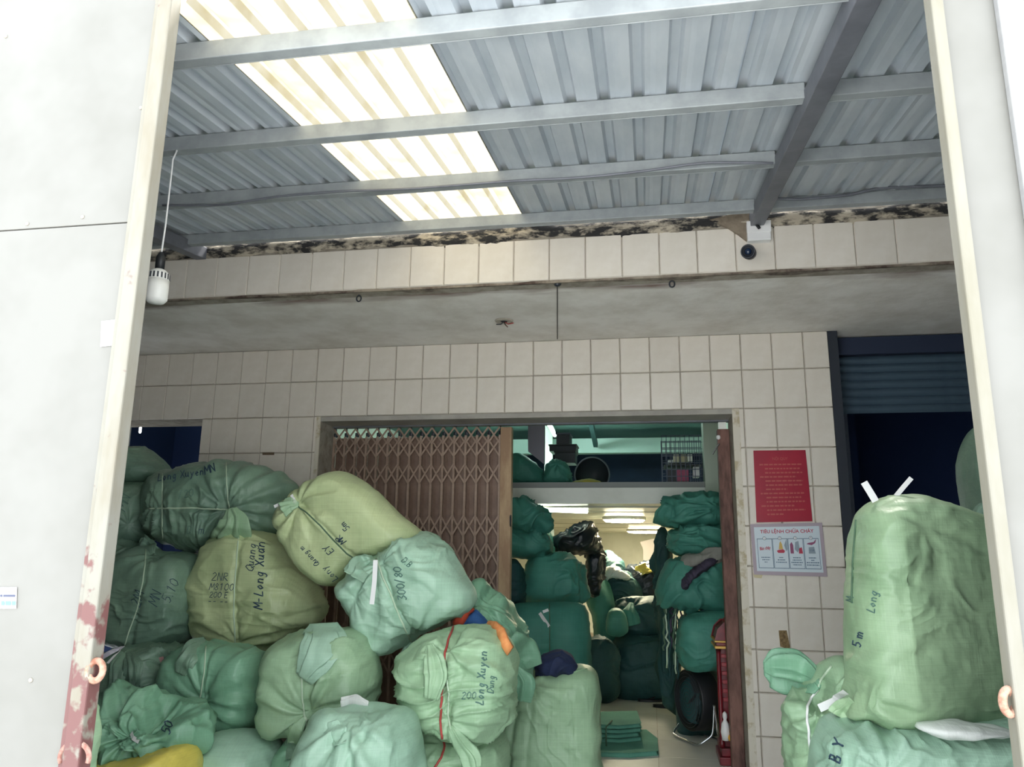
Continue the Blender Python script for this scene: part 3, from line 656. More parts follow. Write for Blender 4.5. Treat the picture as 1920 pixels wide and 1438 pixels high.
def strip(sf, pts, wpx, m, parent, name='tie_strip', off=.006, Y=None):
    mb = MB(); L = []
    for (x, y) in dense(pts, 8): L.append(sf.pt(x, y, off) if Y is None else at(x, y, Y))
    V = []
    for k, p in enumerate(L):
        a = L[max(k-1, 0)]; b = L[min(k+1, len(L)-1)]; d = b-a; d /= np.linalg.norm(d)+1e-9; s = np.cross(d, [0, -1, 0]); s /= np.linalg.norm(s)+1e-9; hw = wpx/2*p[1]/FPX
        V += [p-s*hw, p+s*hw, p+s*hw+np.array([0, .0015, 0]), p-s*hw+np.array([0, .0015, 0])]
    n = len(L); F = [(4*i+k, 4*i+(k+1) % 4, 4*i+4+(k+1) % 4, 4*i+4+k) for i in range(n-1) for k in range(4)]+[(3, 2, 1, 0), (4*n-4, 4*n-3, 4*n-2, 4*n-1)]
    return mb.add(V, F).build(name, m, parent)
def sack(label, outline, Y, F, Bk, c='a', group='green sacks piled left of the doorway', strings=(), strips=(), tails=(), write=(), name='sack', cat='sack', knots=(), bodyname='sack_cloth', **kw):
    V, faces, base = body(outline, Y, F, Bk, **kw)
    if strings or strips or tails or write or knots:
        root = empty(name, base, label, cat, group); link_mesh(bodyname, V, faces, WV[c], root); sf = Surf(V, faces, Y-F)
    else:
        o = link_mesh(name, V, faces, WV[c], None, base); return tag(o, label, cat, group)
    for s_ in strings:
        pts, r, m = s_[:3]; mb = MB(); P = [sf.pt(x, y, r*.6) for x, y in dense(pts, 6)]; mb.tube(P, r, 6); mb.build('tie_string', m, root, smooth=True)
    for tl in tails:
        st, kk = tl[0], dict(tl[1]) if len(tl) > 1 else {}
        pleated(kk.pop('name', 'gathered_neck'), st, sf, WV[kk.pop('c', c)], root, **kk)
    for s_ in strips: strip(sf, *s_[:3], root, **(s_[3] if len(s_) > 3 else {}))
    for (x, y, r, m) in knots: MB().lathe(sf.pt(x, y, r*.4), [(.001, -r), (r*.7, -r*.7), (r, 0), (r*.7, r*.7), (.001, r)], 10).build('knot', m, root, smooth=True)
    for a in write: scrawl(sf, root, *a[:5], **(a[5] if len(a) > 5 else {}))
    return root
# ------------------------------------------------------------------ left pile
ST, DS = M_string, M_dstring
# far-left, half hidden behind the gate leaf
sack('dim sack lying topmost at far left under the dark opening, partly behind the gate leaf', [(190, 905), (200, 860), (240, 838), (275, 842), (305, 868), (318, 890), (300, 905), (250, 912)], 4.95, .25, .22, 'd', wr=.012, wang=15, wfreq=1.2)
sack('dark sack wedged between the gate leaf and the long top bale', [(170, 1010), (180, 920), (230, 905), (280, 908), (300, 940), (295, 1000), (262, 1022), (220, 1030)], 4.85, .26, .24, 'd', wr=.012, wang=60, pinch=[(245, 985, .014, 9, .1)], tails=[([(268, 965, 10), (285, 985, 22), (292, 1005, 26)], {})], write=[('MN', 235, 960, 22, -70, {'m': M_ink2})])
sack('dark crumpled sack low at far left beside the gate leaf', [(150, 1130), (160, 1040), (205, 1005), (250, 1012), (270, 1040), (262, 1110), (225, 1150), (180, 1160)], 4.75, .24, .3, 'd', wr=.014, wang=30)
# long bale
sack('long dull green bale lying across the top left of the pile, tied crosswise', [(274, 945), (284, 905), (310, 884), (360, 871), (420, 865), (480, 870), (525, 882), (553, 900), (562, 920), (552, 950), (530, 985), (515, 1005), (470, 1010), (430, 1030), (380, 1034), (330, 1026), (292, 1010), (277, 980)],
 4.74, .30, .30, 'd', p=3, wr=.010, wang=80, wfreq=1.1, pinch=[(432, 956, .026, 15, .17), (305, 952, .012, 9, .11), (388, 953, .008, 6, .07)], groove=[([(280, 953), (432, 956)], .014, .02), ([(424, 868), (427, 950)], .016, .018), ([(305, 890), (304, 1012)], .010, .018)],
 strings=[([(278, 953), (340, 953), (388, 953), (432, 956)], .005, ST), ([(424, 868), (425, 910), (430, 954)], .004, ST), ([(305, 888), (304, 950), (305, 1010)], .0035, ST)],
 tails=[([(434, 953, 20), (440, 972, 44), (437, 998, 62), (428, 1026, 68)], {'c': 'p', 'name': 'gathered_neck', 'folds': 8, 'yoff': .13, 'amp': .32}), ([(450, 970, 8), (462, 985, 14), (466, 1004, 16)], {'c': 'p', 'folds': 4})],
 write=[('Long Xuyen', 296, 902, 13, -8, {'r': .003}), ('MN', 385, 890, 15, -20, {'r': .0035}), ('/20', 335, 935, 14, -10, {'m': M_ink2}), ('D', 350, 1000, 14, 0, {'m': M_ink2}), ('m', 372, 1001, 16, 0)])
# sack below left
sack('dim green sack with marker writing, left end of second row beside the gate leaf', [(200, 1160), (205, 1100), (222, 1050), (262, 1024), (300, 1030), (345, 1038), (375, 1052), (381, 1085), (378, 1130), (368, 1180), (345, 1208), (310, 1222), (270, 1222), (225, 1212), (204, 1195)],
 4.5, .34, .34, 'd', p=3, wr=.009, wang=10, crease=[(330, 1210, 352, 1040, .12, .7)], groove=[([(272, 1030), (268, 1090), (255, 1140), (235, 1215)], .012, .02)], pinch=[(268, 1030, .016, 9, .1)],
 strings=[([(273, 1030), (272, 1060), (268, 1090), (258, 1140), (240, 1190), (232, 1218)], .004, ST)], tails=[([(285, 1040, 12), (276, 1022, 30), (282, 1014, 38)], {'c': 'd', 'folds': 5}), ([(240, 1208, 8), (222, 1226, 14), (205, 1242, 20)], {'c': 'd', 'folds': 4})],
 write=[('2M', 262, 1140, 20, -72), ('MN', 295, 1138, 20, -72), ('5.10', 318, 1132, 18, -66)])
# marker-covered sack
sack('bright green sack covered in marker writing under the long bale, second row', [(372, 1125), (376, 1090), (392, 1055), (405, 1020), (440, 1000), (485, 996), (520, 1002), (545, 1025), (560, 1060), (585, 1095), (605, 1130), (600, 1155), (560, 1192), (520, 1216), (480, 1228), (440, 1224), (400, 1207), (378, 1180)],
 4.56, .34, .30, 'y', p=3, wr=.008, wang=0, crease=[(512, 1215, 502, 1005, .10, .75)], pinch=[(440, 1212, .024, 11, .13), (600, 1140, .02, 9, .14)], groove=[([(446, 1010), (440, 1090), (438, 1205)], .015, .018)],
 strings=[([(447, 1004), (443, 1060), (440, 1100), (438, 1150), (441, 1208)], .0045, ST)], knots=[(445, 1210, .014, M_strip), (440, 1214, .011, M_strip)], strips=[([(437, 1217), (431, 1232), (428, 1248)], 5, M_strip, {'off': .012})],
 write=[('M-Long Xuan', 492, 1143, 17, -88, {'r': .0035}), ('Quang', 475, 1072, 15, -84, {'r': .0025}), ('2NR', 396, 1088, 15, 2), ('M8100', 392, 1106, 13, 2), ('200 E', 392, 1120, 11, 2), ('-- --', 390, 1132, 12, 2)])
# tilted big sack
sack('big light green sack tilted on top in front of the folding gate', [(527, 990), (524, 968), (536, 945), (565, 918), (600, 894), (630, 885), (655, 888), (700, 913), (745, 953), (800, 1000), (790, 1030), (740, 1045), (690, 1062), (656, 1088), (640, 1098), (612, 1097), (585, 1078), (560, 1052), (540, 1022)],
 4.26, .32, .24, 'y', p=3.2, q=2.4, wr=.004, wang=-40, crease=[(728, 1008, 638, 886, .10, .80)], pinch=[(548, 943, .020, 9, .11)], groove=[([(556, 946), (600, 985), (640, 1030), (672, 1052)], .012, .013)],
 strings=[([(552, 944), (575, 962), (600, 985), (625, 1013), (650, 1038), (674, 1053)], .004, DS)], strips=[([(552, 940), (532, 945), (514, 950)], 6, M_strip), ([(553, 938), (548, 928)], 6, M_strip)], tails=[([(560, 946, 10), (545, 946, 24), (530, 955, 30)], {'c': 'p', 'folds': 6})], knots=[(553, 940, .014, ST)],
 write=[('5m', 657, 990, 12, 226, {'r': .0024}), ('MR', 650, 1014, 13, 222, {'r': .0026}), ('EY', 627, 1033, 13, 224, {'r': .0022}), ('Lony', 634, 1084, 12, 224, {'r': .002}), ('Quang m', 600, 1057, 10, 226, {'r': .002})])
# pale teal sack leaning
sack('pale teal sack sliding down under the tilted sack, white tie strip hanging at its neck', [(640, 1100), (662, 1075), (690, 1050), (725, 1025), (765, 1008), (805, 1002), (838, 1025), (866, 1064), (888, 1108), (884, 1135), (858, 1158), (815, 1186), (775, 1202), (745, 1222), (715, 1232), (694, 1220), (680, 1190), (664, 1150), (648, 1122)],
 4.12, .34, .24, 't', p=3, wr=.008, wang=-20, crease=[(800, 1180, 770, 1020, .08, .5)], pinch=[(703, 1046, .024, 13, .14), (770, 1200, .018, 11, .13), (660, 1125, .012, 7, .1)], groove=[([(706, 1050), (735, 1120), (770, 1200)], .014, .016)],
 strings=[([(706, 1048), (718, 1085), (735, 1120), (750, 1160), (771, 1203)], .005, ST)], strips=[([(704, 1050), (702, 1090), (697, 1133)], 9, M_strip, {'Y': 3.72})], tails=[([(700, 1046, 14), (678, 1062, 44), (668, 1082, 50)], {'folds': 7}), ([(771, 1204, 16), (766, 1235, 30), (768, 1270, 36), (765, 1304, 26)], {'folds': 7, 'flat': .6})],
 write=[('300/80', 763, 1125, 15, -100, {'m': M_ink2, 'r': .0028}), ('D.B', 752, 1052, 11, 40, {'m': M_ink2, 'r': .002})])
# under the marker-covered sack
sack('mid green sack under the marker-covered sack, string down its left side', [(318, 1262), (345, 1215), (385, 1202), (440, 1205), (490, 1218), (508, 1240), (508, 1285), (500, 1335), (480, 1368), (440, 1379), (402, 1372), (378, 1352), (355, 1325), (325, 1300)],
 4.12, .32, .26, 'g', p=3, wr=.009, wang=-25, crease=[(470, 1370, 460, 1210, .12, .6)], pinch=[(372, 1320, .018, 10, .12)], groove=[([(384, 1210), (382, 1260), (373, 1325)], .012, .016)], strings=[([(386, 1212), (383, 1260), (377, 1300), (372, 1325)], .004, ST)],
 tails=[([(385, 1200, 14), (362, 1218, 36), (345, 1243, 34), (337, 1262, 20)], {'c': 'd', 'folds': 5})])
# sack with the big flap
sack('yellowish green sack with a pale cloth flap folded over its top, middle of pile', [(510, 1230), (530, 1200), (575, 1180), (625, 1176), (665, 1180), (695, 1205), (710, 1245), (712, 1290), (700, 1325), (650, 1345), (590, 1370), (545, 1382), (512, 1372), (499, 1340), (503, 1285)],
 3.92, .34, .28, 'p', p=3, wr=.008, wang=25, crease=[(660, 1320, 655, 1185, .10, .55)], pinch=[(572, 1345, .024, 11, .15), (610, 1170, .012, 6, .1)], groove=[([(565, 1280), (568, 1342)], .012, .018)], strings=[([(566, 1270), (567, 1310), (572, 1352), (580, 1385)], .0045, ST)], knots=[(572, 1348, .014, ST)],
 tails=[([(606, 1168, 56), (608, 1195, 78), (592, 1235, 62), (568, 1272, 34)], {'c': 't', 'name': 'folded_flap', 'folds': 5, 'amp': .17, 'flat': .25}), ([(570, 1346, 10), (556, 1365, 26), (552, 1395, 26)], {'c': 'p', 'folds': 5})])
# front centre pale sack
sack('large pale teal sack standing frontmost at the bottom centre', [(566, 1680), (562, 1500), (568, 1420), (580, 1362), (605, 1336), (645, 1322), (690, 1316), (740, 1320), (772, 1334), (786, 1370), (790, 1440), (792, 1560), (788, 1660), (680, 1690)],
 3.45, .30, .30, 't', p=3.4, q=2.6, wr=.005, wang=80, pinch=[(650, 1330, .024, 11, .18)], groove=[([(632, 1365), (626, 1440)], .014, .02), ([(690, 1345), (660, 1440)], .010, .018), ([(740, 1360), (748, 1440)], .010, .02)], tails=[([(690, 1322, 12), (665, 1318, 26), (640, 1322, 22)], {'c': 'wh', 'folds': 4, 'flat': .3}), ([(622, 1352, 26), (628, 1372, 44), (636, 1396, 20)], {'c': 't', 'folds': 3, 'flat': .2})])
# marker sack right with red string
sack('pale green upright sack with vertical marker writing, below the white tie strip', [(748, 1240), (765, 1215), (800, 1195), (840, 1178), (880, 1172), (925, 1172), (950, 1190), (966, 1235), (968, 1290), (958, 1345), (925, 1382), (885, 1396), (850, 1385), (812, 1370), (775, 1345), (752, 1300)],
 3.84, .34, .28, 'p', p=3.2, wr=.011, wang=8, wfreq=1.1, crease=[(935, 1380, 940, 1180, .06, .9)], pinch=[(838, 1350, .016, 9, .12), (838, 1215, .016, 9, .13)], groove=[([(838, 1180), (832, 1260), (840, 1360)], .016, .018)],
 strings=[([(850, 1176), (840, 1200), (833, 1230), (828, 1300), (826, 1350), (830, 1385)], .0055, M_red), ([(836, 1250), (842, 1300), (840, 1340), (846, 1368)], .0045, ST)],
 tails=[([(805, 1208, 14), (813, 1235, 34), (818, 1265, 40), (808, 1310, 22)], {'folds': 8, 'flat': .6}), ([(842, 1360, 10), (858, 1385, 22), (880, 1415, 34), (886, 1440, 30)], {'folds': 6})],
 write=[('Long Xuyen', 906, 1322, 15, -86, {'m': M_ink2, 'r': .003}), ('Dung', 925, 1300, 12, -86, {'m': M_ink2, 'r': .0022}), ('200', 865, 1310, 13, 0, {'m': M_ink2, 'r': .002})])
sack('sage sack at the bottom with red string running down its front', [(780, 1600), (778, 1450), (785, 1375), (810, 1350), (860, 1352), (915, 1362), (945, 1385), (950, 1450), (950, 1600), (860, 1630)], 4.02, .30, .32, 'p', p=3.2, wr=.010, wang=5, pinch=[(825, 1385, .014, 9, .12)],
 strings=[([(829, 1376), (834, 1400), (828, 1420), (815, 1440), (810, 1470)], .0055, M_red)])
# crumpled open sack behind with clothes
sack('crumpled half-empty sack with its mouth open beside the folding gate stile', [(872, 1120), (885, 1090), (905, 1092), (920, 1110), (950, 1125), (968, 1160), (985, 1190), (1003, 1225), (1004, 1260), (998, 1290), (982, 1312), (962, 1300), (950, 1255), (925, 1200), (895, 1165)],
 4.42, .22, .24, 'g', wr=.012, wang=-35, wfreq=.9, lump=.05, center=(935, 1185), pinch=[(905, 1125, .02, 8, .1), (985, 1235, .022, 7, .09)], tails=[([(955, 1200, 40), (985, 1225, 60), (996, 1252, 40)], {'name': 'rolled_mouth', 'folds': 4, 'flat': .5, 'amp': .12}), ([(965, 1250, 14), (978, 1280, 40), (972, 1312, 34)], {'folds': 6})])
sack('orange and red rag spilling out above the upright marker sack', [(850, 1170), (860, 1150), (878, 1138), (888, 1142), (880, 1155), (868, 1172)], 4.1, .05, .05, 'og', wr=.012, hi=.5, name='rag', cat='cloth', group='rags spilling from the sacks')
sack('bright blue rag spilling out above the upright marker sack', [(862, 1172), (872, 1158), (890, 1146), (900, 1150), (912, 1168), (905, 1178), (880, 1176)], 4.12, .05, .05, 'bl', wr=.014, hi=.5, name='rag', cat='cloth', group='rags spilling from the sacks')
V = [at(x, y, Y) for x, y, Y in ((912, 1170, 3.98), (925, 1172, 3.85), (940, 1185, 3.72), (948, 1205, 3.68), (957, 1220, 3.70))]
mb = MB(); Vv = []
for p in V:
    Vv += [p+np.array([-.012, -.02, -.02]), p+np.array([.014, -.03, .018]), p+np.array([.016, 0, .018]), p+np.array([-.01, 0, -.02])]
mb.add(Vv, [(4*i+k, 4*i+(k+1) % 4, 4*i+4+(k+1) % 4, 4*i+4+k) for i in range(4) for k in range(4)]+[(3, 2, 1, 0), (16, 17, 18, 19)])
tag(mb.build('strap', M_orange, None, loc=V[-1], smooth=True), 'orange cloth strap draped over right shoulder of the upright marker sack', 'strap')
# tall sack at the doorway
sack('tall pale green sack standing open at the doorway with navy clothes on top', [(942, 1496), (940, 1430), (945, 1360), (962, 1300), (985, 1268), (1010, 1255), (1050, 1256), (1090, 1250), (1118, 1262), (1124, 1300), (1126, 1400), (1130, 1496), (1040, 1508)],
 4.92, .28, .24, 'p', p=3.6, q=2.6, wr=.004, wang=88, wfreq=.8, crease=[(1078, 1500, 1075, 1262, .05, .35)], pinch=[(985, 1275, .022, 9, .16)], groove=[([(968, 1300), (950, 1440)], .022, .022), ([(1030, 1330), (1022, 1440)], .006, .018), ([(1068, 1285), (1078, 1440)], .007, .014), ([(1000, 1300), (985, 1440)], .008, .016)], strings=[([(1008, 1262), (1040, 1264), (1072, 1262), (1100, 1254)], .004, WV['p'])])
sack('navy clothes heaped on the tall sack at the doorway', [(1005, 1258), (1012, 1235), (1030, 1225), (1055, 1222), (1075, 1232), (1082, 1258), (1060, 1262), (1030, 1264)], 4.86, .16, .16, 'n', wr=.016, wang=30, wfreq=1.2, hi=.6, name='clothes_heap', cat='clothes', group='loose clothes on the sacks')
# bottom-left
sack('pale teal sack at the bottom between yellow sack and centre, only its top in view', [(340, 1600), (345, 1440), (362, 1395), (400, 1376), (450, 1370), (495, 1376), (520, 1395), (530, 1450), (532, 1600), (440, 1630)], 3.84, .26, .28, 't', p=3.4, wr=.006, wang=10)
sack('green sack squeezed in shade between the flap sack and frontmost sack', [(520, 1600), (522, 1440), (530, 1395), (555, 1375), (585, 1375), (600, 1400), (606, 1600)], 3.86, .18, .3, 'g', wr=.01, wang=70, pinch=[(560, 1390, .014, 7, .1)], tails=[([(560, 1375, 14), (552, 1392, 30), (556, 1420, 34)], {'c': 'd', 'folds': 6})])
sack('yellow woven sack under the crumpled heap at bottom left', [(120, 1600), (130, 1460), (165, 1425), (230, 1412), (300, 1405), (345, 1396), (358, 1412), (360, 1470), (362, 1600), (240, 1630)], 3.5, .26, .22, 'yl', p=3.2, wr=.008, wang=10)
sack('crumpled loose sack heaped on the yellow sack at bottom left', [(165, 1428), (180, 1390), (196, 1345), (205, 1318), (235, 1298), (275, 1293), (310, 1308), (350, 1318), (372, 1340), (394, 1375), (385, 1392), (352, 1400), (330, 1425), (305, 1432), (250, 1425), (200, 1432)],
 3.66, .27, .2, 'g', wr=.022, wang=-30, wfreq=1.0, lump=.05, center=(285, 1370), pinch=[(248, 1380, .035, 10, .14), (300, 1350, .018, 7, .14), (215, 1345, .02, 8, .1)], groove=[([(215, 1325), (262, 1330), (292, 1360), (300, 1392)], .055, .035), ([(345, 1330), (352, 1395)], .016, .02)],
 strips=[([(245, 1372), (250, 1384), (262, 1392)], 8, M_strip)], write=[('50', 318, 1378, 17, -72, {'r': .003})])
sack('sliver of pale sack right behind the rusty hasp ring', [(120, 1600), (122, 1400), (140, 1320), (165, 1295), (180, 1330), (184, 1380), (178, 1430), (170, 1600)], 2.6, .08, .05, 'p', wr=.004, hi=.7)
sack('dark gathered sack under the left sack of second row, pink label on it', [(180, 1300), (190, 1240), (225, 1215), (290, 1210), (330, 1215), (338, 1260), (320, 1300), (270, 1315), (215, 1320)], 4.2, .24, .3, 'd', wr=.012, wang=10, pinch=[(230, 1235, .016, 9, .12)],
 tails=[([(232, 1222, 16), (222, 1250, 34), (213, 1300, 22)], {'folds': 7}), ([(240, 1222, 14), (250, 1250, 34), (244, 1288, 26)], {'folds': 7})], strips=[([(231, 1222), (215, 1228), (200, 1235)], 9, mat('lilac_strip', 'c8c4d0', .5), {'off': .03}), ([(231, 1224), (215, 1236), (204, 1246)], 5, M_strip, {'off': .03}), ([(299, 1232), (304, 1250)], 15, mat('pink_label', 'c89a98', .6), {'name': 'paper_label', 'off': .003})])

# ------------------------------------------------------------------ right pile
GRP = 'green sacks by the right opening'
sack('tall light green sack standing on the right pile, two white strips at its top', [(1592, 1290), (1590, 1200), (1592, 1100), (1596, 1010), (1606, 965), (1630, 940), (1665, 931), (1700, 931), (1750, 944), (1815, 965), (1870, 985), (1900, 1010), (1905, 1150), (1910, 1330), (1890, 1352), (1800, 1352), (1720, 1352), (1660, 1356), (1620, 1350), (1585, 1340), (1578, 1320)],
 3.25, .36, .36, 'a', GRP, p=3.6, q=2.8, wr=.004, wang=4, wfreq=1.3, lump=.012, crease=[(1722, 1330, 1692, 945, .12, .62)], pinch=[(1592, 1305, .02, 9, .12), (1740, 985, .007, 7, .16), (1603, 1060, .008, 9, .1)], groove=[([(1602, 985), (1598, 1150), (1594, 1300)], .010, .012)],
 strings=[([(1606, 975), (1600, 1050), (1598, 1130)], .004, DS)], strips=[([(1642, 940), (1630, 920), (1620, 904)], 12, M_strip, {'Y': 3.12}), ([(1680, 930), (1695, 912), (1709, 896)], 8, M_strip, {'Y': 3.12}), ([(1592, 1300), (1565, 1315), (1536, 1328)], 13, M_strip, {'off': .01})],
 tails=[([(1600, 1315, 16), (1584, 1330, 30), (1576, 1345, 36)], {'folds': 5})],
 write=[('M', 1600, 1130, 14, -85, {'m': M_ink2}), ('Long', 1640, 1150, 15, -82, {'m': M_ink2, 'r': .0022}), ('5 m', 1614, 1215, 16, -80, {'r': .0025})])
sack('wide pale green sack lying under the tall one, bottom right', [(1530, 1620), (1520, 1470), (1530, 1385), (1560, 1352), (1620, 1340), (1720, 1342), (1830, 1345), (1900, 1345), (1930, 1400), (1935, 1620), (1730, 1660)], 3.2, .34, .4, 't', GRP, p=3.4, q=2.6, wr=.008, wang=60, pinch=[(1650, 1440, .016, 9, .14)], groove=[([(1540, 1380), (1560, 1470)], .01, .012)], write=[('B', 1575, 1432, 22, -75, {'r': .0035}), ('Y', 1580, 1404, 20, -75, {'r': .0035})])
sack('narrow green sack tied with white cord and a leaf-shaped neck, before the tiled pillar', [(1476, 1600), (1474, 1400), (1472, 1345), (1485, 1310), (1520, 1290), (1545, 1250), (1570, 1235), (1592, 1240), (1600, 1300), (1595, 1340), (1560, 1380), (1545, 1600)], 3.5, .20, .26, 'p', GRP, wr=.010, wang=-60, center=(1535, 1340), pinch=[(1535, 1295, .03, 15, .14), (1510, 1410, .016, 7, .1)], groove=[([(1535, 1295), (1518, 1330), (1522, 1440)], .012, .014)],
 strings=[([(1535, 1293), (1522, 1308), (1513, 1325), (1514, 1355), (1520, 1400), (1524, 1440)], .0055, M_strip), ([(1534, 1292), (1540, 1275), (1560, 1250)], .005, ST)],
 tails=[([(1534, 1293, 16), (1515, 1275, 44), (1480, 1262, 58), (1448, 1252, 48), (1432, 1252, 18)], {'c': 'g', 'folds': 7, 'flat': .5, 'amp': .42, 'curl': .05})])
sack('grey-green sack standing at the right frame edge inside the dark opening', [(1812, 940), (1808, 880), (1810, 825), (1822, 804), (1850, 795), (1890, 800), (1900, 870), (1900, 1100), (1900, 1490), (1820, 1490), (1816, 1100)], 4.5, .2, .25, 'd', GRP, wr=.010, wang=80)
sack('pale teal sack behind the tall right sack, only its knotted top showing', [(1812, 1100), (1815, 975), (1822, 945), (1840, 932), (1865, 936), (1880, 960), (1886, 1100), (1890, 1540), (1810, 1540)], 3.95, .12, .14, 't', GRP, wr=.014, wang=20, hi=.6)
# white poly mailer
V, F, b0 = body([(1714, 1362), (1750, 1354), (1800, 1352), (1850, 1360), (1900, 1368), (1902, 1376), (1850, 1382), (1790, 1384), (1750, 1378)], 2.95, .10, .12, wr=.004, hi=.6)
tag(link_mesh('packet', V, F, WV['wh'], None, b0), 'flat white plastic packet lying on the wide sack, bottom right', 'packet')

# ------------------------------------------------------------------ interior sacks
GI = 'green sacks stacked inside the room'
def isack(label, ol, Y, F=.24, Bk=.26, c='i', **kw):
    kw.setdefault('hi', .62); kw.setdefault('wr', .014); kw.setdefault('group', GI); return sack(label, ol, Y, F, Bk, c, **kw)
isack('crumpled green sack topmost of the left stack inside the doorway', [(950, 990), (952, 950), (962, 935), (975, 938), (985, 930), (1000, 942), (1022, 952), (1032, 970), (1028, 988), (990, 996)], 6.45, wr=.03, wang=15, lump=.04)
isack('crumpled green sack second from top of the left stack inside the doorway', [(948, 1035), (950, 998), (985, 990), (1015, 992), (1032, 1008), (1034, 1030), (1010, 1045), (975, 1046)], 6.5, wr=.028, wang=-15, lump=.04)
isack('vivid green loose sack behind the top of the left inside stack', [(1005, 1020), (1008, 975), (1018, 962), (1030, 975), (1036, 1000), (1036, 1110), (1012, 1115)], 7.5, wr=.025, wang=70)
isack('dark plastic bundle tilted on top of the left inside stack', [(1032, 1028), (1040, 1008), (1062, 998), (1085, 982), (1108, 978), (1116, 990), (1126, 1018), (1120, 1034), (1090, 1040), (1050, 1038)], 7.6, c='bk', wr=.016, wang=40, name='bundle', cat='bundle', group='dark bundles inside the room')
isack('dark plastic bundle hanging down behind the tilted bundle', [(1098, 1040), (1110, 1020), (1126, 1020), (1132, 1045), (1126, 1110), (1106, 1112)], 7.9, .15, .15, c='bk', wr=.02, name='bundle', cat='bundle', group='dark bundles inside the room')
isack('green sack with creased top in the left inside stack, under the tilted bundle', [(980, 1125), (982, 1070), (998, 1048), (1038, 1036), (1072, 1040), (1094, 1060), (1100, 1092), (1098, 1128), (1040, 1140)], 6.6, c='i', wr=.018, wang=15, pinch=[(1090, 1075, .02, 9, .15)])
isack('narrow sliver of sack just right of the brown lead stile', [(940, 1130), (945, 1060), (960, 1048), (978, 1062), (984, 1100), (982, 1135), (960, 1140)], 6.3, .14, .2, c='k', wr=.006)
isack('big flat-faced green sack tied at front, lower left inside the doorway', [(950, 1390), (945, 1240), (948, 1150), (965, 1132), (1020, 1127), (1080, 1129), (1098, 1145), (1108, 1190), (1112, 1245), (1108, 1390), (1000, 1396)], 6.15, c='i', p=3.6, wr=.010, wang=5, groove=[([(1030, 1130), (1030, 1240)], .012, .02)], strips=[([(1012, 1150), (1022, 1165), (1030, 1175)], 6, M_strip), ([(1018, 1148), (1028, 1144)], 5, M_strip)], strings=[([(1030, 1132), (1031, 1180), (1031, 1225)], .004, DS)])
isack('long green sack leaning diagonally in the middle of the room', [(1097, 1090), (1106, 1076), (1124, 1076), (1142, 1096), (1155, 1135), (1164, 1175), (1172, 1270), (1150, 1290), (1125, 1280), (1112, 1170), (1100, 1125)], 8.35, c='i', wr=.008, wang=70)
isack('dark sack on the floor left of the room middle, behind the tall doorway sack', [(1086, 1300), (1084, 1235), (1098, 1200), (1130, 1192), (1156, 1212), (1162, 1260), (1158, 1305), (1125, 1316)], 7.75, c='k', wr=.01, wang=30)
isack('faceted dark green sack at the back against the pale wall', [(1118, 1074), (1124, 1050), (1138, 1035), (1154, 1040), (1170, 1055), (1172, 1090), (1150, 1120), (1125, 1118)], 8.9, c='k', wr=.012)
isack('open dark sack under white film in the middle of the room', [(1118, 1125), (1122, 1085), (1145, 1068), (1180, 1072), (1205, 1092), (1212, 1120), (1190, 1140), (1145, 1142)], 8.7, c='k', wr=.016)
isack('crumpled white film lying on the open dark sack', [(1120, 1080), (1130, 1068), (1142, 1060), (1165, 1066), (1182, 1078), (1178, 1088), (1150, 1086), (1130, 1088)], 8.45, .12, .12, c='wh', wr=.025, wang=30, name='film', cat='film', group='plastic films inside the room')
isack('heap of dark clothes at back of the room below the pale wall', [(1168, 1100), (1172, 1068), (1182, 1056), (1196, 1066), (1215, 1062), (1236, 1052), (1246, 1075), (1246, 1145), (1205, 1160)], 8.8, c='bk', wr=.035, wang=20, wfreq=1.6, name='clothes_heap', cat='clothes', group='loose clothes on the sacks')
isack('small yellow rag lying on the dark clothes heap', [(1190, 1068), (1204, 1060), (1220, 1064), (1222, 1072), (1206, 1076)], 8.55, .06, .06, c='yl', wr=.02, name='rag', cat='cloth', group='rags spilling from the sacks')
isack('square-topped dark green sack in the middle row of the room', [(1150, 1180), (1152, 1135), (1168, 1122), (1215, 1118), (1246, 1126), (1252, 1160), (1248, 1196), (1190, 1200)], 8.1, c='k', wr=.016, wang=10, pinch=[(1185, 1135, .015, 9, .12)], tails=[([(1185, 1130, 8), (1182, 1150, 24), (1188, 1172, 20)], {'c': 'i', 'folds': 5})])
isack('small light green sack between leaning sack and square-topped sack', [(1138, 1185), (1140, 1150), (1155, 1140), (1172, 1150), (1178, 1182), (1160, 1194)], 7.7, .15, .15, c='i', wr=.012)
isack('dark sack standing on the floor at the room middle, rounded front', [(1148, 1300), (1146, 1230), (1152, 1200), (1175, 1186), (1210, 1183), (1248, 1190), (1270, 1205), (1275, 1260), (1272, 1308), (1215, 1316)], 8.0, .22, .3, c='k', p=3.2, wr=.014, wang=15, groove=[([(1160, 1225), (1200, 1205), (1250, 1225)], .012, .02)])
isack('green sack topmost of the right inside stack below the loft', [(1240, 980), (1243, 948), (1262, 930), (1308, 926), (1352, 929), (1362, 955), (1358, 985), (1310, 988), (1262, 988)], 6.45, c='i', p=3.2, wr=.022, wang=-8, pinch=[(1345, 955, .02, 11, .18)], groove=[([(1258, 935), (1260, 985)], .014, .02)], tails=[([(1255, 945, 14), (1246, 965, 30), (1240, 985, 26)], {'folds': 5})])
isack('green sack second from top of the right inside stack', [(1254, 1036), (1256, 1002), (1272, 988), (1325, 985), (1364, 989), (1368, 1015), (1364, 1042), (1310, 1046)], 6.45, c='i', p=3.2, wr=.02, wang=-6)
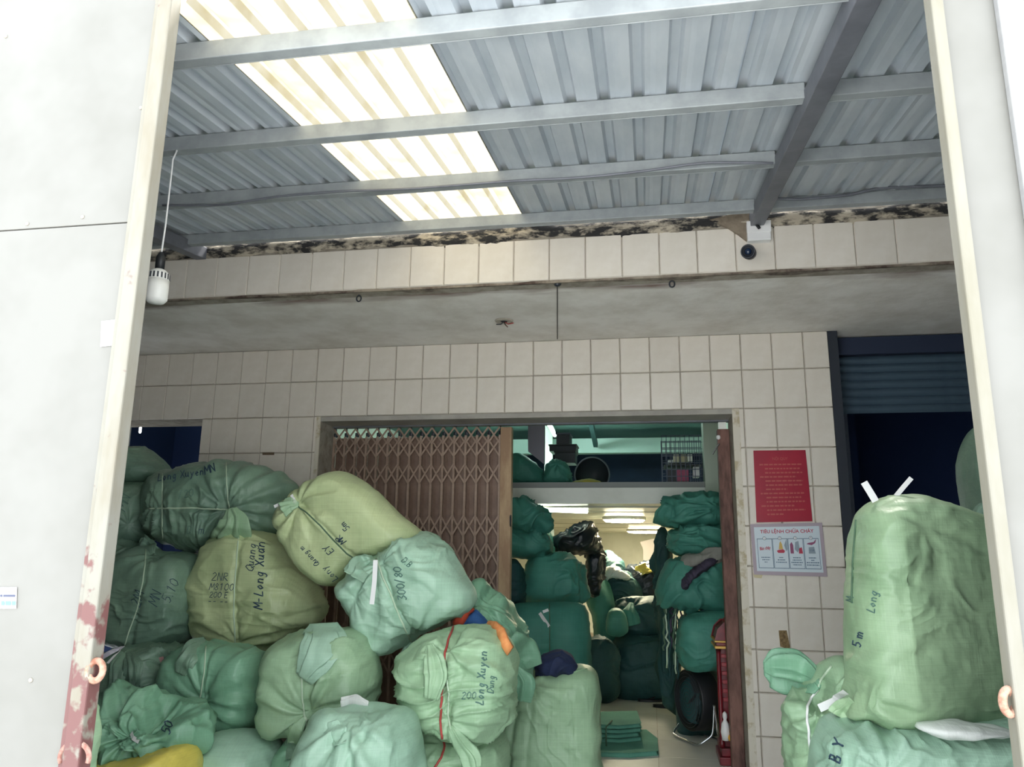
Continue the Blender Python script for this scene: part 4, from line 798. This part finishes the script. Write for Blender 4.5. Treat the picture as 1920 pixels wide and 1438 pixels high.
isack('dark crumpled column of sack ends left of the right inside stack', [(1238, 1180), (1230, 1120), (1226, 1060), (1228, 1000), (1240, 985), (1256, 1000), (1260, 1060), (1264, 1180), (1266, 1334), (1244, 1336)], 7.1, .16, .2, c='k', wr=.03, wang=70, wfreq=1.4)
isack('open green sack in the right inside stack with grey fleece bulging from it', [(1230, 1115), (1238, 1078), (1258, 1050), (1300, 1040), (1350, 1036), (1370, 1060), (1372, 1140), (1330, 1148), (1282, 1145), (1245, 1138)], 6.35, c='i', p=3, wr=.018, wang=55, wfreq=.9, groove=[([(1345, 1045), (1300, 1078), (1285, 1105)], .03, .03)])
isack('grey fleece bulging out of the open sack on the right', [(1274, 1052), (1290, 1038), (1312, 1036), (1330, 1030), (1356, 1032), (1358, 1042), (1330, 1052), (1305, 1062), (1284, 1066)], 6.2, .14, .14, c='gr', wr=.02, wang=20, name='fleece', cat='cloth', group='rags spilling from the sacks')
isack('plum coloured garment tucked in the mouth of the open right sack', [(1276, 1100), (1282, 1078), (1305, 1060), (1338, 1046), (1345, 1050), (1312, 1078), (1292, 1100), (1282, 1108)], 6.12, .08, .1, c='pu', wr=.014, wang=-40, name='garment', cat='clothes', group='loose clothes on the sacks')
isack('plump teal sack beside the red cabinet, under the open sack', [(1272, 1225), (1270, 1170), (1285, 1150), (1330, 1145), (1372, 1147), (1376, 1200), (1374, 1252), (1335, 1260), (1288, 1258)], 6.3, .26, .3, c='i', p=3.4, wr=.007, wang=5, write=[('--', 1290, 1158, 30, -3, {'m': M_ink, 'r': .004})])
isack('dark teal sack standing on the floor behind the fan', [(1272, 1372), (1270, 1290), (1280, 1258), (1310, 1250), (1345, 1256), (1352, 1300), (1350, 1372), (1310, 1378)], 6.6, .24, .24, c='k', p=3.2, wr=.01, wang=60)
# hanging rope bundle
rb = empty('rope_bundle', at(1262, 1290, 6.35), 'bundle of thin cords hanging in front of the middle sacks', 'rope')
rr = np.random.RandomState(5)
for k in range(9):
    x = 1246+k*4.2; y1 = 1200+rr.rand()*90
    P = [at(x+rr.randn()*2, yy, 6.30+.02*math.sin(k+yy*.05)) for yy in np.linspace(1122+rr.rand()*12, y1, 14)]
    MB().tube(P, .006+.004*rr.rand(), 5).build('cord', (M_dstring, M_string, WV['k'], WV['pu'])[k % 4], rb, smooth=True)

# ------------------------------------------------------------------ loft goods
GL = 'sacks on the loft'
isack('dim teal sack at left end of the loft', [(952, 910), (955, 860), (972, 850), (995, 862), (1015, 880), (1020, 911)], 7.15, .2, .25, c='i', group=GL, wr=.012)
isack('rounded green sack on the loft beside the lilac-grey slab', [(1022, 911), (1022, 880), (1034, 862), (1050, 860), (1066, 872), (1073, 900), (1072, 912)], 7.2, .2, .2, c='i', group=GL, wr=.01, pinch=[(1044, 866, .014, 8, .12)])
isack('flat yellow bag lying on the loft edge', [(1064, 911), (1080, 902), (1100, 898), (1120, 901), (1129, 911), (1100, 914)], 6.98, .1, .1, c='yl', group=GL, wr=.012, name='bag', cat='bag')
bx = [((1040, 868, 1078, 846), 7.6, 'dark flat crate at the bottom of the loft crate stack'), ((1030, 846, 1080, 833), 7.6, 'dark crate in the middle of the loft crate stack'), ((1043, 833, 1068, 812), 7.6, 'grey-lidded box topmost of the loft crate stack')]
for (x0, y0, x1, y1), Y, lb in bx:
    a, b = at(x0, y0, Y), at(x1, y1, Y); r = empty('storage_crate', ((a[0]+b[0])/2, Y, a[2]), lb, 'crate', 'crates stacked on the loft')
    B(a[0], b[0], Y, Y+.25, a[2], b[2]-.012).build('crate_box', M_dark, r, bev=.004); B(a[0]-.008, b[0]+.008, Y-.01, Y+.26, b[2]-.012, b[2]+.003).build('lid', M_black if y1 > 820 else mat('grey_lid', '5c5c6c', .6), r, bev=.003)
c = at(1110, 890, 7.7); r = empty('basket', (c[0], c[1], ZLT+.02), 'large round dark basket tipped on its side on the loft', 'basket')
MB().lathe(c, [(.17, 0), (.155, .08), (.10, .2), (.02, .22)], 28, (.12, 1, .05)).build('basket_body', M_dark, r, smooth=True)
T = np.linspace(0, 2*math.pi, 40, endpoint=False); MB().tube([c+np.array([.17*math.cos(t), -.005-.02*math.cos(t), .17*math.sin(t)]) for t in T], .008, 6, True).build('rim', mat('pale_rim', '6a6c78', .5), r, smooth=True)
# wire cage crates with goods
cg = empty('wire_cage', at(1280, 910, 7.0), 'wire mesh cage filled with small goods at right end of the loft', 'cage')
a, b = at(1243, 911, 7.0), at(1318, 815, 7.0)
for yy in (7.0, 7.35):
    for k in range(10):
        x = a[0]+(b[0]-a[0])*k/9; B(x-.003, x+.003, yy-.003, yy+.003, ZLT+.05, b[2]).build('cage_wire', M_wire, cg)
    for k in range(8):
        z = ZLT+.055+(b[2]-ZLT-.06)*k/7; B(a[0], b[0], yy-.003, yy+.003, z-.003, z+.003).build('cage_wire', M_wire, cg)
gd = [((1252, 905, 1268, 880), 'dark_goods', M_dark, 'dark slate packet low at left in the wire cage'), ((1269, 902, 1291, 880), 'p', mat('pink_carton', 'b04a6c', .5), 'pink carton low in the middle of the wire cage'), ((1300, 894, 1311, 875), 'w', M_strip, 'white carton standing at right in the wire cage'), ((1253, 868, 1262, 862), 'w', M_strip, 'small white carton at left of the cage middle shelf'), ((1263, 868, 1273, 852), 'w', mat('cream_carton', 'c8c4a8', .6), 'cream carton on the left of the cage middle shelf'), ((1276, 868, 1287, 852), 'w', mat('tan_carton', 'b8b08c', .6), 'tan carton in the centre of the cage middle shelf'), ((1289, 866, 1298, 852), 'w', M_white, 'whitish carton right on the cage middle shelf')]
for (x0, y0, x1, y1), nm, m, lb in gd:
    a2, b2 = at(x0, y0, 7.1), at(x1, y1, 7.1); r = MB().box(a2[0], b2[0], 7.1, 7.24, a2[2], b2[2]).build('carton', m, None, bev=.004, loc=((a2[0]+b2[0])/2, 7.17, a2[2])); tag(r, lb, 'carton', 'cartons in the wire cage')
a2, b2 = at(1245, 869, 7.02), at(1316, 871, 7.02); B(a2[0], b2[0], 7.02, 7.33, b2[2]-.004, b2[2]+.003).build('cage_shelf', M_dark, cg)
# lamps: tube on the loft wall, glowing discs standing in for two ceiling reflections, strip under the loft
def lamp_emit(name, col, e): return mat(name, col, .4, emit=e)
tl = empty('tube_lamp', at(1032, 802, 8.2), 'lit fluorescent tube slanting high on the left of the loft', 'lamp', 'lit lamps inside the room')
MB().tube([at(1029, 795, 8.0), at(1040, 816, 9.0)], .018, 8).build('tube', lamp_emit('lit_tube', 'dffff4', 60), tl, smooth=True)
MB().tube([at(1027, 793, 8.02)+np.array([0, .02, .03]), at(1038, 813, 9.02)+np.array([0, .02, .03])], .022, 6).build('fitting', M_white, tl)
for xx, yy in ((1028, 8.1), (1037, 8.9)):
    q = at(xx, 797 if yy < 8.5 else 812, yy); MB().tube([q, (q[0], q[1], ZC)], .006, 5).build('hanger_rod', M_dark, tl)
B(at(1021, 850, 9.3)[0], at(1036, 850, 9.3)[0], 9.3, 9.34, ZLT, ZC).build('wall_lit_pier', M_white, None)
tag(bpy.data.objects['wall_lit_pier'], kind='structure'); bpy.data.objects['wall_lit_pier'].name = 'trim_11'
for x, y, rad, lb in ((1170, 970, .24, 'round lit ceiling lamp under the loft, nearer one'), (1208, 993, .28, 'round lit ceiling lamp under the loft, farther one')):
    p = atz(x, y, ZLB-.016); p[1] = min(p[1], YE-1)
    r = empty('ceiling_lamp', p, lb, 'lamp', 'lit lamps inside the room'); MB().lathe(p, [(rad, 0), (rad, -.02), (rad*.97, -.03)], 24).build('lamp_rim', M_white, r, smooth=False)
    MB().lathe(p, [(rad*.95, -.028), (rad*.85, -.05), (.01, -.06)], 24).build('diffuser', lamp_emit('lit_diffuser', 'fff0cc', 40) if 'lit_diffuser' not in MATS else MATS['lit_diffuser'], r, smooth=True)
p = atz(1010, 955, ZLB-.03); r = empty('tube_lamp', p, 'lit fluorescent tube crossing under the loft at left', 'lamp', 'lit lamps inside the room')
q = p+np.array([.42, .3, 0]); MB().tube([p, q], .02, 8).build('tube', lamp_emit('lit_tube_warm', 'f4ffe8', 5), r, smooth=True); MB().tube([p+np.array([0, 0, .03]), q+np.array([0, 0, .03])], .016, 6).build('fitting', M_white, r)
tag(MB().prism([at(x, y, 9.6) for x, y in ((1200, 1016), (1225, 1010), (1232, 1010), (1232, 1256), (1206, 1256), (1206, 1030))], (0, .1, 0)).build('cardboard_sheet', mat('grey_card', '9a9490', .8), None, loc=at(1215, 1072, 9.7)), 'grey cardboard sheet leaning at back of the room', 'cardboard')

# ------------------------------------------------------------------ floor things inside
# drum fan
fc = atz(1311, 1390, FZ); fcz = FZ+.285; R = .215
fan = empty('floor_fan', (fc[0], fc[1], FZ), 'black drum floor fan on a chromed wire stand inside the doorway', 'fan')
axd = np.array([-math.sin(math.radians(64)), -math.cos(math.radians(64)), 0.]); side = np.array([-axd[1], axd[0], 0]); cc = np.array([fc[0], fc[1]+.02, fcz])
MB().lathe(cc-axd*.08, [(R*.97, 0), (R, .01), (R, .15), (R*.97, .16), (R*.94, .16), (R*.94, .02), (.001, .02)], 40, axd).build('drum', M_black, fan, smooth=True); dr = bpy.data.objects['drum']
for k in range(1, 8):
    T = np.linspace(0, 2*math.pi, 36, endpoint=False); rr_ = R*k/8; MB().tube([cc+axd*.085+side*rr_*math.cos(t)+np.array([0, 0, rr_*math.sin(t)]) for t in T], .0022, 5, True).build('grille_ring', M_dark, dr)
for k in range(4):
    t0 = k*math.pi/2; V = []
    for r_, tw in ((.05, .03), (R*.5, .05), (R*.85, .045)):
        for s in (-.5, .5): t = t0+s*.9; V.append(cc+axd*(tw*s)+side*r_*math.cos(t)+np.array([0, 0, r_*math.sin(t)]))
    MB().add(V, [(0, 1, 3, 2), (2, 3, 5, 4)]).build('blade', M_dark, dr, smooth=True)
MB().lathe(cc-axd*.22, [(.05, 0), (.085, .02), (.09, .12), (.06, .15)], 20, axd).build('motor_housing', mat('cream_plastic', 'c8c4b4', .5), fan, smooth=True)
for s in (-1, 1):
    e = cc+axd*.06*s
    P = [cc+side*(R+.02)*1+axd*.0+np.array([0, 0, 0]), cc+side*(R+.02)+axd*.02*s+np.array([0, 0, -.2]), cc+side*(R-.02)+axd*.12*s+np.array([0, 0, -(fcz-FZ)+.012]), cc-side*(R-.02)+axd*.12*s+np.array([0, 0, -(fcz-FZ)+.012]), cc-side*(R+.02)+axd*.02*s+np.array([0, 0, -.2]), cc-side*(R+.02)]
    Pn = np.array(P); tt = np.linspace(0, 5, 60); Q = np.c_[[np.interp(tt, range(6), Pn[:, i]) for i in range(3)]].T
    for _ in range(6): Q[1:-1] = (Q[:-2]+2*Q[1:-1]+Q[2:])/4
    MB().tube(Q, .009, 8).build('stand_tube', M_chrome, fan, smooth=True)
# red lacquered cabinet (shrine) just inside the right jamb
sc = np.array([.54, 5.79, FZ]); cb = empty('shrine_cabinet', sc, 'tall red lacquered shrine cabinet with gold bands behind the right door stile', 'cabinet')
x0, x1, y0, y1 = .420, .66, 5.62, 5.96; zb = FZ; zt = at(1360, 1205, 5.72)[2]
B(x0-.01, x1+.01, y0-.02, y1, zb, zb+.05).build('base_plinth', M_lac, cb, bev=.006)
B(x0+.005, x1, y0, y1, zb+.05, zb+.10).build('base_step', M_lac, cb, bev=.006)
for xx in (x0+.012, x0+.10): MB().lathe((xx, y0+.02, zb+.10), [(.02, 0), (.02, .03), (.013, .05), (.016, .3), (.013, .58), (.02, .62), (.02, zt-zb-.13)], 14).build('column', M_lac, cb, smooth=True)
B(x0+.02, x1, y0+.05, y1, zb+.10, zt-.03).build('cabinet_body', M_lac, cb, bev=.004)
for k in range(7): B(x0+.03, x0+.095, y0+.042, y0+.052, zb+.38+k*.055, zb+.405+k*.055).build('carved_rail', mat('red_lacquer_light', '9a3038', .3) if 'red_lacquer_light' not in MATS else MATS['red_lacquer_light'], cb, bev=.003)
B(x0-.012, x1, y0-.015, y1, zt-.03, zt-.012).build('gold_band', M_goldp, cb, bev=.003); B(x0-.004, x1, y0-.008, y1, zt-.012, zt+.01).build('cornice', M_lac, cb, bev=.004)
B(x0-.012, x1, y0-.015, y1, zt+.01, zt+.022).build('gold_band', M_goldp, cb, bev=.003)
MB().prism([(x0, y0, zt+.022), (x0+.02, y0, zt+.09), (x0+.06, y0, zt+.13), (x1, y0, zt+.13), (x1, y0, zt+.022)], (0, y1-y0, 0)).build('roof_crest', M_lac, cb, bev=.01)
MB().lathe((x0+.075, y0+.05, zt+.13), [(.02, 0), (.026, .02), (.008, .05), (.001, .06)], 10).build('finial', M_lac, cb, smooth=True)
p = at(1361, 1388, 5.58); fgn = empty('figurine', p, 'small white figurine with yellow fruit at the foot of the red cabinet', 'figurine')
MB().lathe(p, [(.022, 0), (.03, .05), (.024, .10), (.01, .125), (.016, .14), (.016, .16), (.004, .175)], 14).build('white_figure', M_strip, fgn, smooth=True)
for dx, dz in ((.035, .02), (.06, .02), (.045, .055)):
    c0 = p+np.array([dx, -.02, dz]); MB().lathe(c0, [(.001, -.024), (.017, -.017), (.024, 0), (.017, .017), (.001, .024)], 12).build('fruit', mat('orange_yellow_fruit', 'e0a83c', .5) if 'orange_yellow_fruit' not in MATS else MATS['orange_yellow_fruit'], fgn, smooth=True)
# folded sacks on the floor
for k, (ol, Y, z0, h, lb) in enumerate(((((1118, 1418), (1180, 1420), (1232, 1416), (1230, 1392), (1210, 1376), (1130, 1378)), 0, FZ, .03, 'loose folded sack spread flat on the floor under the tied sack stack'),) +
    tuple((((1118, 1400), (1160, 1402), (1200, 1398), (1192, 1372), (1130, 1374)), 0, FZ+.034+.03*j, .026, 'folded green sack, %s in the tied stack on the floor' % ('lowest', 'second from below', 'second from top', 'topmost')[j]) for j in range(4))):
    base = [atz(x, y, FZ) for x, y in ol]; c = np.mean(base, 0); jit = np.array([.01*math.sin(k*2.3), .0, 0])
    P = np.array([[b[0], b[1], z0] for b in base])+jit; o = MB().prism(P, (0, 0, h)).build('folded_sack', WV['f'], None, bev=.011, loc=(c[0], c[1], z0)); tag(o, lb, 'folded sack', 'folded sacks on the floor')
p = atz(1137, 1398, FZ+.034); MB().tube([p+np.array([.0, -.012, 0]), p+np.array([0, -.014, .122]), p+np.array([.02, .12, .126]), p+np.array([.03, .2, .126])], .005, 6).build('tie_cord', M_dstring, bpy.data.objects['folded_sack.004'], smooth=True)
# sandals
for x, y, a, lb in ((1222, 1315, 10, 'left black flip-flop on the floor before the middle sack'), (1252, 1327, -8, 'right black flip-flop on the floor, nearer one')):
    p = atz(x, y, FZ); r = empty('sandal', p, lb, 'sandal', 'pair of black sandals'); T = np.linspace(0, 2*math.pi, 24, endpoint=False); ca, sa = math.cos(math.radians(a)), math.sin(math.radians(a))
    P = [p+np.array([ca*u-sa*v, sa*u+ca*v, 0]) for u, v in ((.13*math.cos(t), .045*math.sin(t)*(1+.15*math.cos(t))) for t in T)]
    MB().prism(P, (0, 0, .022)).build('sole', M_black, r, bev=.005); MB().tube([p+np.array([.07, 0, .02]), p+np.array([.05, .01, .05]), p+np.array([-.02, .04, .025])], .008, 6).build('strap', M_black, r); MB().tube([p+np.array([.07, 0, .02]), p+np.array([.05, -.01, .05]), p+np.array([-.02, -.04, .025])], .008, 6).build('strap', M_black, r)

# ------------------------------------------------------------------ fittings on beam and soffit
p = at(1404, 473, 3.86); cm = empty('security_camera', p, 'black round security camera below the white junction box', 'camera')
aim = np.array([-.25, -1, -.25]); aim /= np.linalg.norm(aim)
MB().lathe(p+aim*-.05, [(.02, 0), (.034, .01), (.036, .09), (.030, .095), (.030, .085), (.004, .083)], 20, aim).build('housing', M_dark, cm, smooth=True)
MB().lathe(p+aim*.034, [(.018, 0), (.014, .006), (.002, .008)], 16, aim).build('lens', mat('blue_black_lens', '1c2c44', .1), cm, smooth=True)
MB().tube([p-aim*.04, p-aim*.06+np.array([.02, .03, .02]), np.array([p[0]+.045, DB-.002, p[2]+.055])], .010, 8).build('bracket_arm', M_dark, cm, smooth=True)
a, b = at(1402, 452, DB-.05), at(1444, 414, DB-.05); jb = empty('junction_box', ((a[0]+b[0])/2, DB-.03, a[2]), 'white junction box on the beam head below the rafter', 'box')
B(a[0], b[0], DB-.055, DB-.005, a[2], b[2]).build('box_body', M_strip, jb, bev=.005); B(a[0]-.002, b[0]+.002, DB-.059, DB-.053, a[2]+.045, b[2]+.002).build('cover', M_strip, jb, bev=.002)
for x, y, lb in ((673, 557, 'small iron eye hook under the soffit edge, left one'), (1260, 533, 'small iron eye hook under the soffit edge, right one')):
    p = at(x, y, DB+.06); p[2] = ZS-.022; T = np.linspace(0, 2*math.pi, 16, endpoint=False); r = empty('eye_hook', (p[0], p[1], ZS-.045), lb, 'hook', 'eye hooks under the soffit')
    MB().tube([p+np.array([.014*math.cos(t), 0, .018*math.sin(t)]) for t in T], .0045, 6, True).build('ring', M_dark, r, smooth=True); MB().lathe((p[0], p[1], ZS-.006), [(.005, 0), (.006, .008)], 8).build('shank', M_dark, r)
p = atz(945, 602, ZS-.004); wr_ = empty('broken_ceiling_rose', p, 'bare wires dangling from a broken fitting in the soffit', 'fitting')
MB().lathe(p, [(.06, .003), (.055, -.004), (.028, -.006), (.022, .002)], 18).build('plaster_ring', M_plaster, wr_, smooth=True); MB().lathe(p, [(.024, -.002), (.016, -.007)], 12).build('hole', M_dark, wr_)
for k, (dx, dy, dz) in enumerate(((.03, -.02, -.05), (-.05, 0, -.02), (.06, .01, -.01))): MB().tube([p, p+np.array([dx*.4, dy, dz*.3-.015]), p+np.array([dx, dy*1.5, dz])], .0035, 5).build('loose_wire', (M_rust, M_dark, M_red)[k], wr_, smooth=True)
# things in the dark left opening
p = at(228, 846, D+.5); q = at(244, 800, D+.5)
tag(B(p[0]-.1, q[0], D+.5, D+.52, p[2]-.2, q[2]).build('board', M_strip, None, loc=(p[0], D+.5, p[2]-.2)), 'white board edge standing in the dark left opening behind the sacks', 'board')
p = at(263, 806, D+.9); r = empty('wall_lamp', p, 'tiny lit lamp glowing inside the dark left opening', 'lamp', 'lit lamps inside the room')
MB().lathe(p+np.array([0, 0, -.03]), [(.004, 0), (.010, .01), (.010, .05), (.004, .06)], 10).build('lit_bulb', lamp_emit('lit_small_bulb', 'f4fff8', 6), r, smooth=True)
MB().tube([p+np.array([0, 0, .028]), (p[0], p[1], ZS)], .004, 5).build('cord', M_dark, r)
# hanging bulb
p = at(295, 540, 2.55); lp = empty('hanging_bulb', p+np.array([0, 0, -.06]), 'white unlit bulb hanging by its cord beside the left gate leaf', 'lamp')
MB().lathe(p, [(.002, -.062), (.030, -.058), (.040, -.045), (.041, .0), (.040, .03)], 28).build('bulb_globe', M_bulb, lp, smooth=True)
MB().lathe(p, [(.040, .03), (.039, .055), (.026, .07), (.016, .075)], 28).build('heat_sink', M_bulb, lp, smooth=True)
for k in range(18):
    t = 2*math.pi*k/18; MB().bar(p+np.array([.0395*math.cos(t), .0395*math.sin(t), .033]), p+np.array([.038*math.cos(t), .038*math.sin(t), .055]), .006, .004, (math.cos(t), math.sin(t), 0)).build('vent_slot', M_dark, lp)
MB().lathe(p, [(.017, .075), (.018, .12), (.012, .135), (.006, .145)], 14).build('socket', M_black, lp, smooth=True)
zq = zroof(2.575)-.06; MB().tube([p+np.array([0, 0, .14]), p+np.array([.004, 0, .25]), (p[0]+.003, 2.55, zq-.05), (p[0]+.01, 2.56, zq)], .0035, 6).build('cord', M_strip, lp, smooth=True)

# ------------------------------------------------------------------ signs on the pillar
YS = D-.012
def quadmap(c):   # bilinear map from unit square (u right, v up) onto 4 photo corners tl, tr, br, bl at the wall
    P = [at(x, y, YS-.006) for x, y in c]
    return lambda u, v, o=0: (P[3]*(1-u)*(1-v)+P[2]*u*(1-v)+P[1]*u*v+P[0]*(1-u)*v)+np.array([0, -o, 0])
qm = quadmap(((1413, 845), (1510, 844), (1523, 977), (1419, 979)))
nb_ = empty('notice_board', qm(.5, 0), 'crimson notice board with faint gold lines on tiled pillar', 'sign')
MB().prism([qm(0, 0), qm(1, 0), qm(1, 1), qm(0, 1)], (0, .006, 0)).build('panel', M_redboard, nb_, bev=.001)
def qrect(q, u0, v0, u1, v1, name, m, par, o=.0012):
    return MB().prism([q(u0, v0, o), q(u1, v0, o), q(u1, v1, o), q(u0, v1, o)], (0, .0006, 0)).build(name, m, par)
text_mesh('NỘI QUY', .075, lambda x, y: qm(.5+x*.95, .88+y*.72, .0014), 'title', M_gold, nb_)
for k in range(13):
    v = .80-k*.058; L = (.9, .86, .9, .78, .9, .88, .6, .9, .84, .9, .7, .9, .5)[k]
    mb = MB(); u = .10 if k in (0, 3, 7, 10) else .2; rs = np.random.RandomState(k)
    while u < L: d = .03+.07*rs.rand(); mb.prism([qm(u, v-.010, .0012), qm(min(u+d, L), v-.010, .0012), qm(min(u+d, L), v+.010, .0012), qm(u, v+.010, .0012)], (0, .0006, 0)); u += d+.018
    mb.build('text_line', M_gold, nb_)
qs = quadmap(((1407, 983), (1541, 980), (1551, 1081), (1414, 1077)))
fs = empty('fire_order_sign', qs(.5, 0), 'white fire-fighting order sign with four pictures, below the crimson board', 'sign')
M_sr = mat('sign_red', 'b0344c', .5); M_sb = mat('sign_blue', '40607c', .5); M_sp = mat('sign_plum', '8a4a6c', .5); M_sy = mat('sign_yellow', 'c8a85c', .5); M_si = mat('sign_grey', '8a98a4', .5)
MB().prism([qs(0, 0), qs(1, 0), qs(1, 1), qs(0, 1)], (0, .006, 0)).build('frame_panel', mat('lilac_frame', 'a89aa4', .5), fs, bev=.001)
qrect(qs, .045, .07, .955, .94, 'sign_face', mat('sign_white', 'c8d4dc', .4), fs)
text_mesh('TIÊU LỆNH CHỮA CHÁY', .078, lambda x, y: qs(.5+x*.86, .845+y*1.18, .002), 'title', M_sr, fs, bold=.0015)
for k in range(4):
    u0 = .075+k*.215
    for a in ((u0, .13, u0+.21, .14), (u0, .70, u0+.21, .71), (u0, .13, u0+.006, .71), (u0+.204, .13, u0+.21, .71)): qrect(qs, *a, 'panel_line', M_sb, fs, .002)
    uc = u0+.105; MB().prism([qs(uc+.026*math.cos(t), .715+.036*math.sin(t), .0024) for t in np.linspace(0, 2*math.pi, 16, endpoint=False)], (0, .0006, 0)).build('number_disc', M_sb, fs)
    MB().prism([qs(uc+.020*math.cos(t), .715+.028*math.sin(t), .0028) for t in np.linspace(0, 2*math.pi, 16, endpoint=False)], (0, .0004, 0)).build('number_disc_face', M_strip, fs)
    text_mesh(str(k+1), .05, lambda x, y: qs(uc+x*.86, .715+y*1.18, .0032), 'number', M_sb, fs)
    for j in range((3, 3, 4, 4)[k]):
        hw = ((.06, .05, .02), (.03, .05, .075), (.05, .06, .08, .06), (.05, .02, .085, .085))[k][j]; v = .34-j*.045; rs = np.random.RandomState(k*9+j); u = uc-hw; mb = MB()
        while u < uc+hw: d = .008+.014*rs.rand(); mb.prism([qs(u, v-.009, .002), qs(min(u+d, uc+hw), v-.009, .002), qs(min(u+d, uc+hw), v+.009, .002), qs(u, v+.009, .002)], (0, .0005, 0)); u += d+.006
        mb.build('caption_line', M_sb, fs)
text_mesh('Báo cháy', .052, lambda x, y: qs(.18+x*.80, .52+y*1.7+x*.12, .0026), 'red_lettering', M_sr, fs, bold=.0012)
def poly(pts, m, nm): MB().prism([qs(u, v, .0024) for u, v in pts], (0, .0005, 0)).build(nm, m, fs)
poly([(.34, .47), (.36, .43), (.44, .43), (.455, .47), (.43, .5), (.37, .49)], M_sr, 'hand_shape'); poly([(.37, .50), (.385, .62), (.40, .66), (.42, .60), (.43, .50)], M_sy, 'switch_shape'); poly([(.45, .58), (.485, .70), (.49, .50), (.47, .46)], M_si, 'switch_box')
poly([(.53, .42), (.53, .60), (.555, .64), (.575, .58), (.575, .42)], M_sp, 'extinguisher_shape'); poly([(.59, .50), (.605, .64), (.65, .66), (.66, .52), (.63, .44)], M_si, 'person_shape'); poly([(.645, .42), (.65, .52), (.69, .54), (.70, .42)], M_sr, 'extinguisher_shape')
poly([(.76, .60), (.78, .62), (.86, .64), (.90, .70), (.88, .62), (.83, .58)], M_sp, 'handset_shape'); poly([(.78, .42), (.785, .54), (.86, .55), (.875, .42)], M_si, 'telephone_shape')
text_mesh('114', .05, lambda x, y: qs(.825+x*.86, .48+y*1.2, .003), 'number', M_sb, fs)
MB().prism([qs(u, v, -.004) for u, v in ((-.01, .02), (.0, -.06), (.10, -.07), (.12, .0), (.02, .06))], (0, .002, 0)).build('glue_stain', mat('yellowed_glue', 'c8bc98', .7), fs)
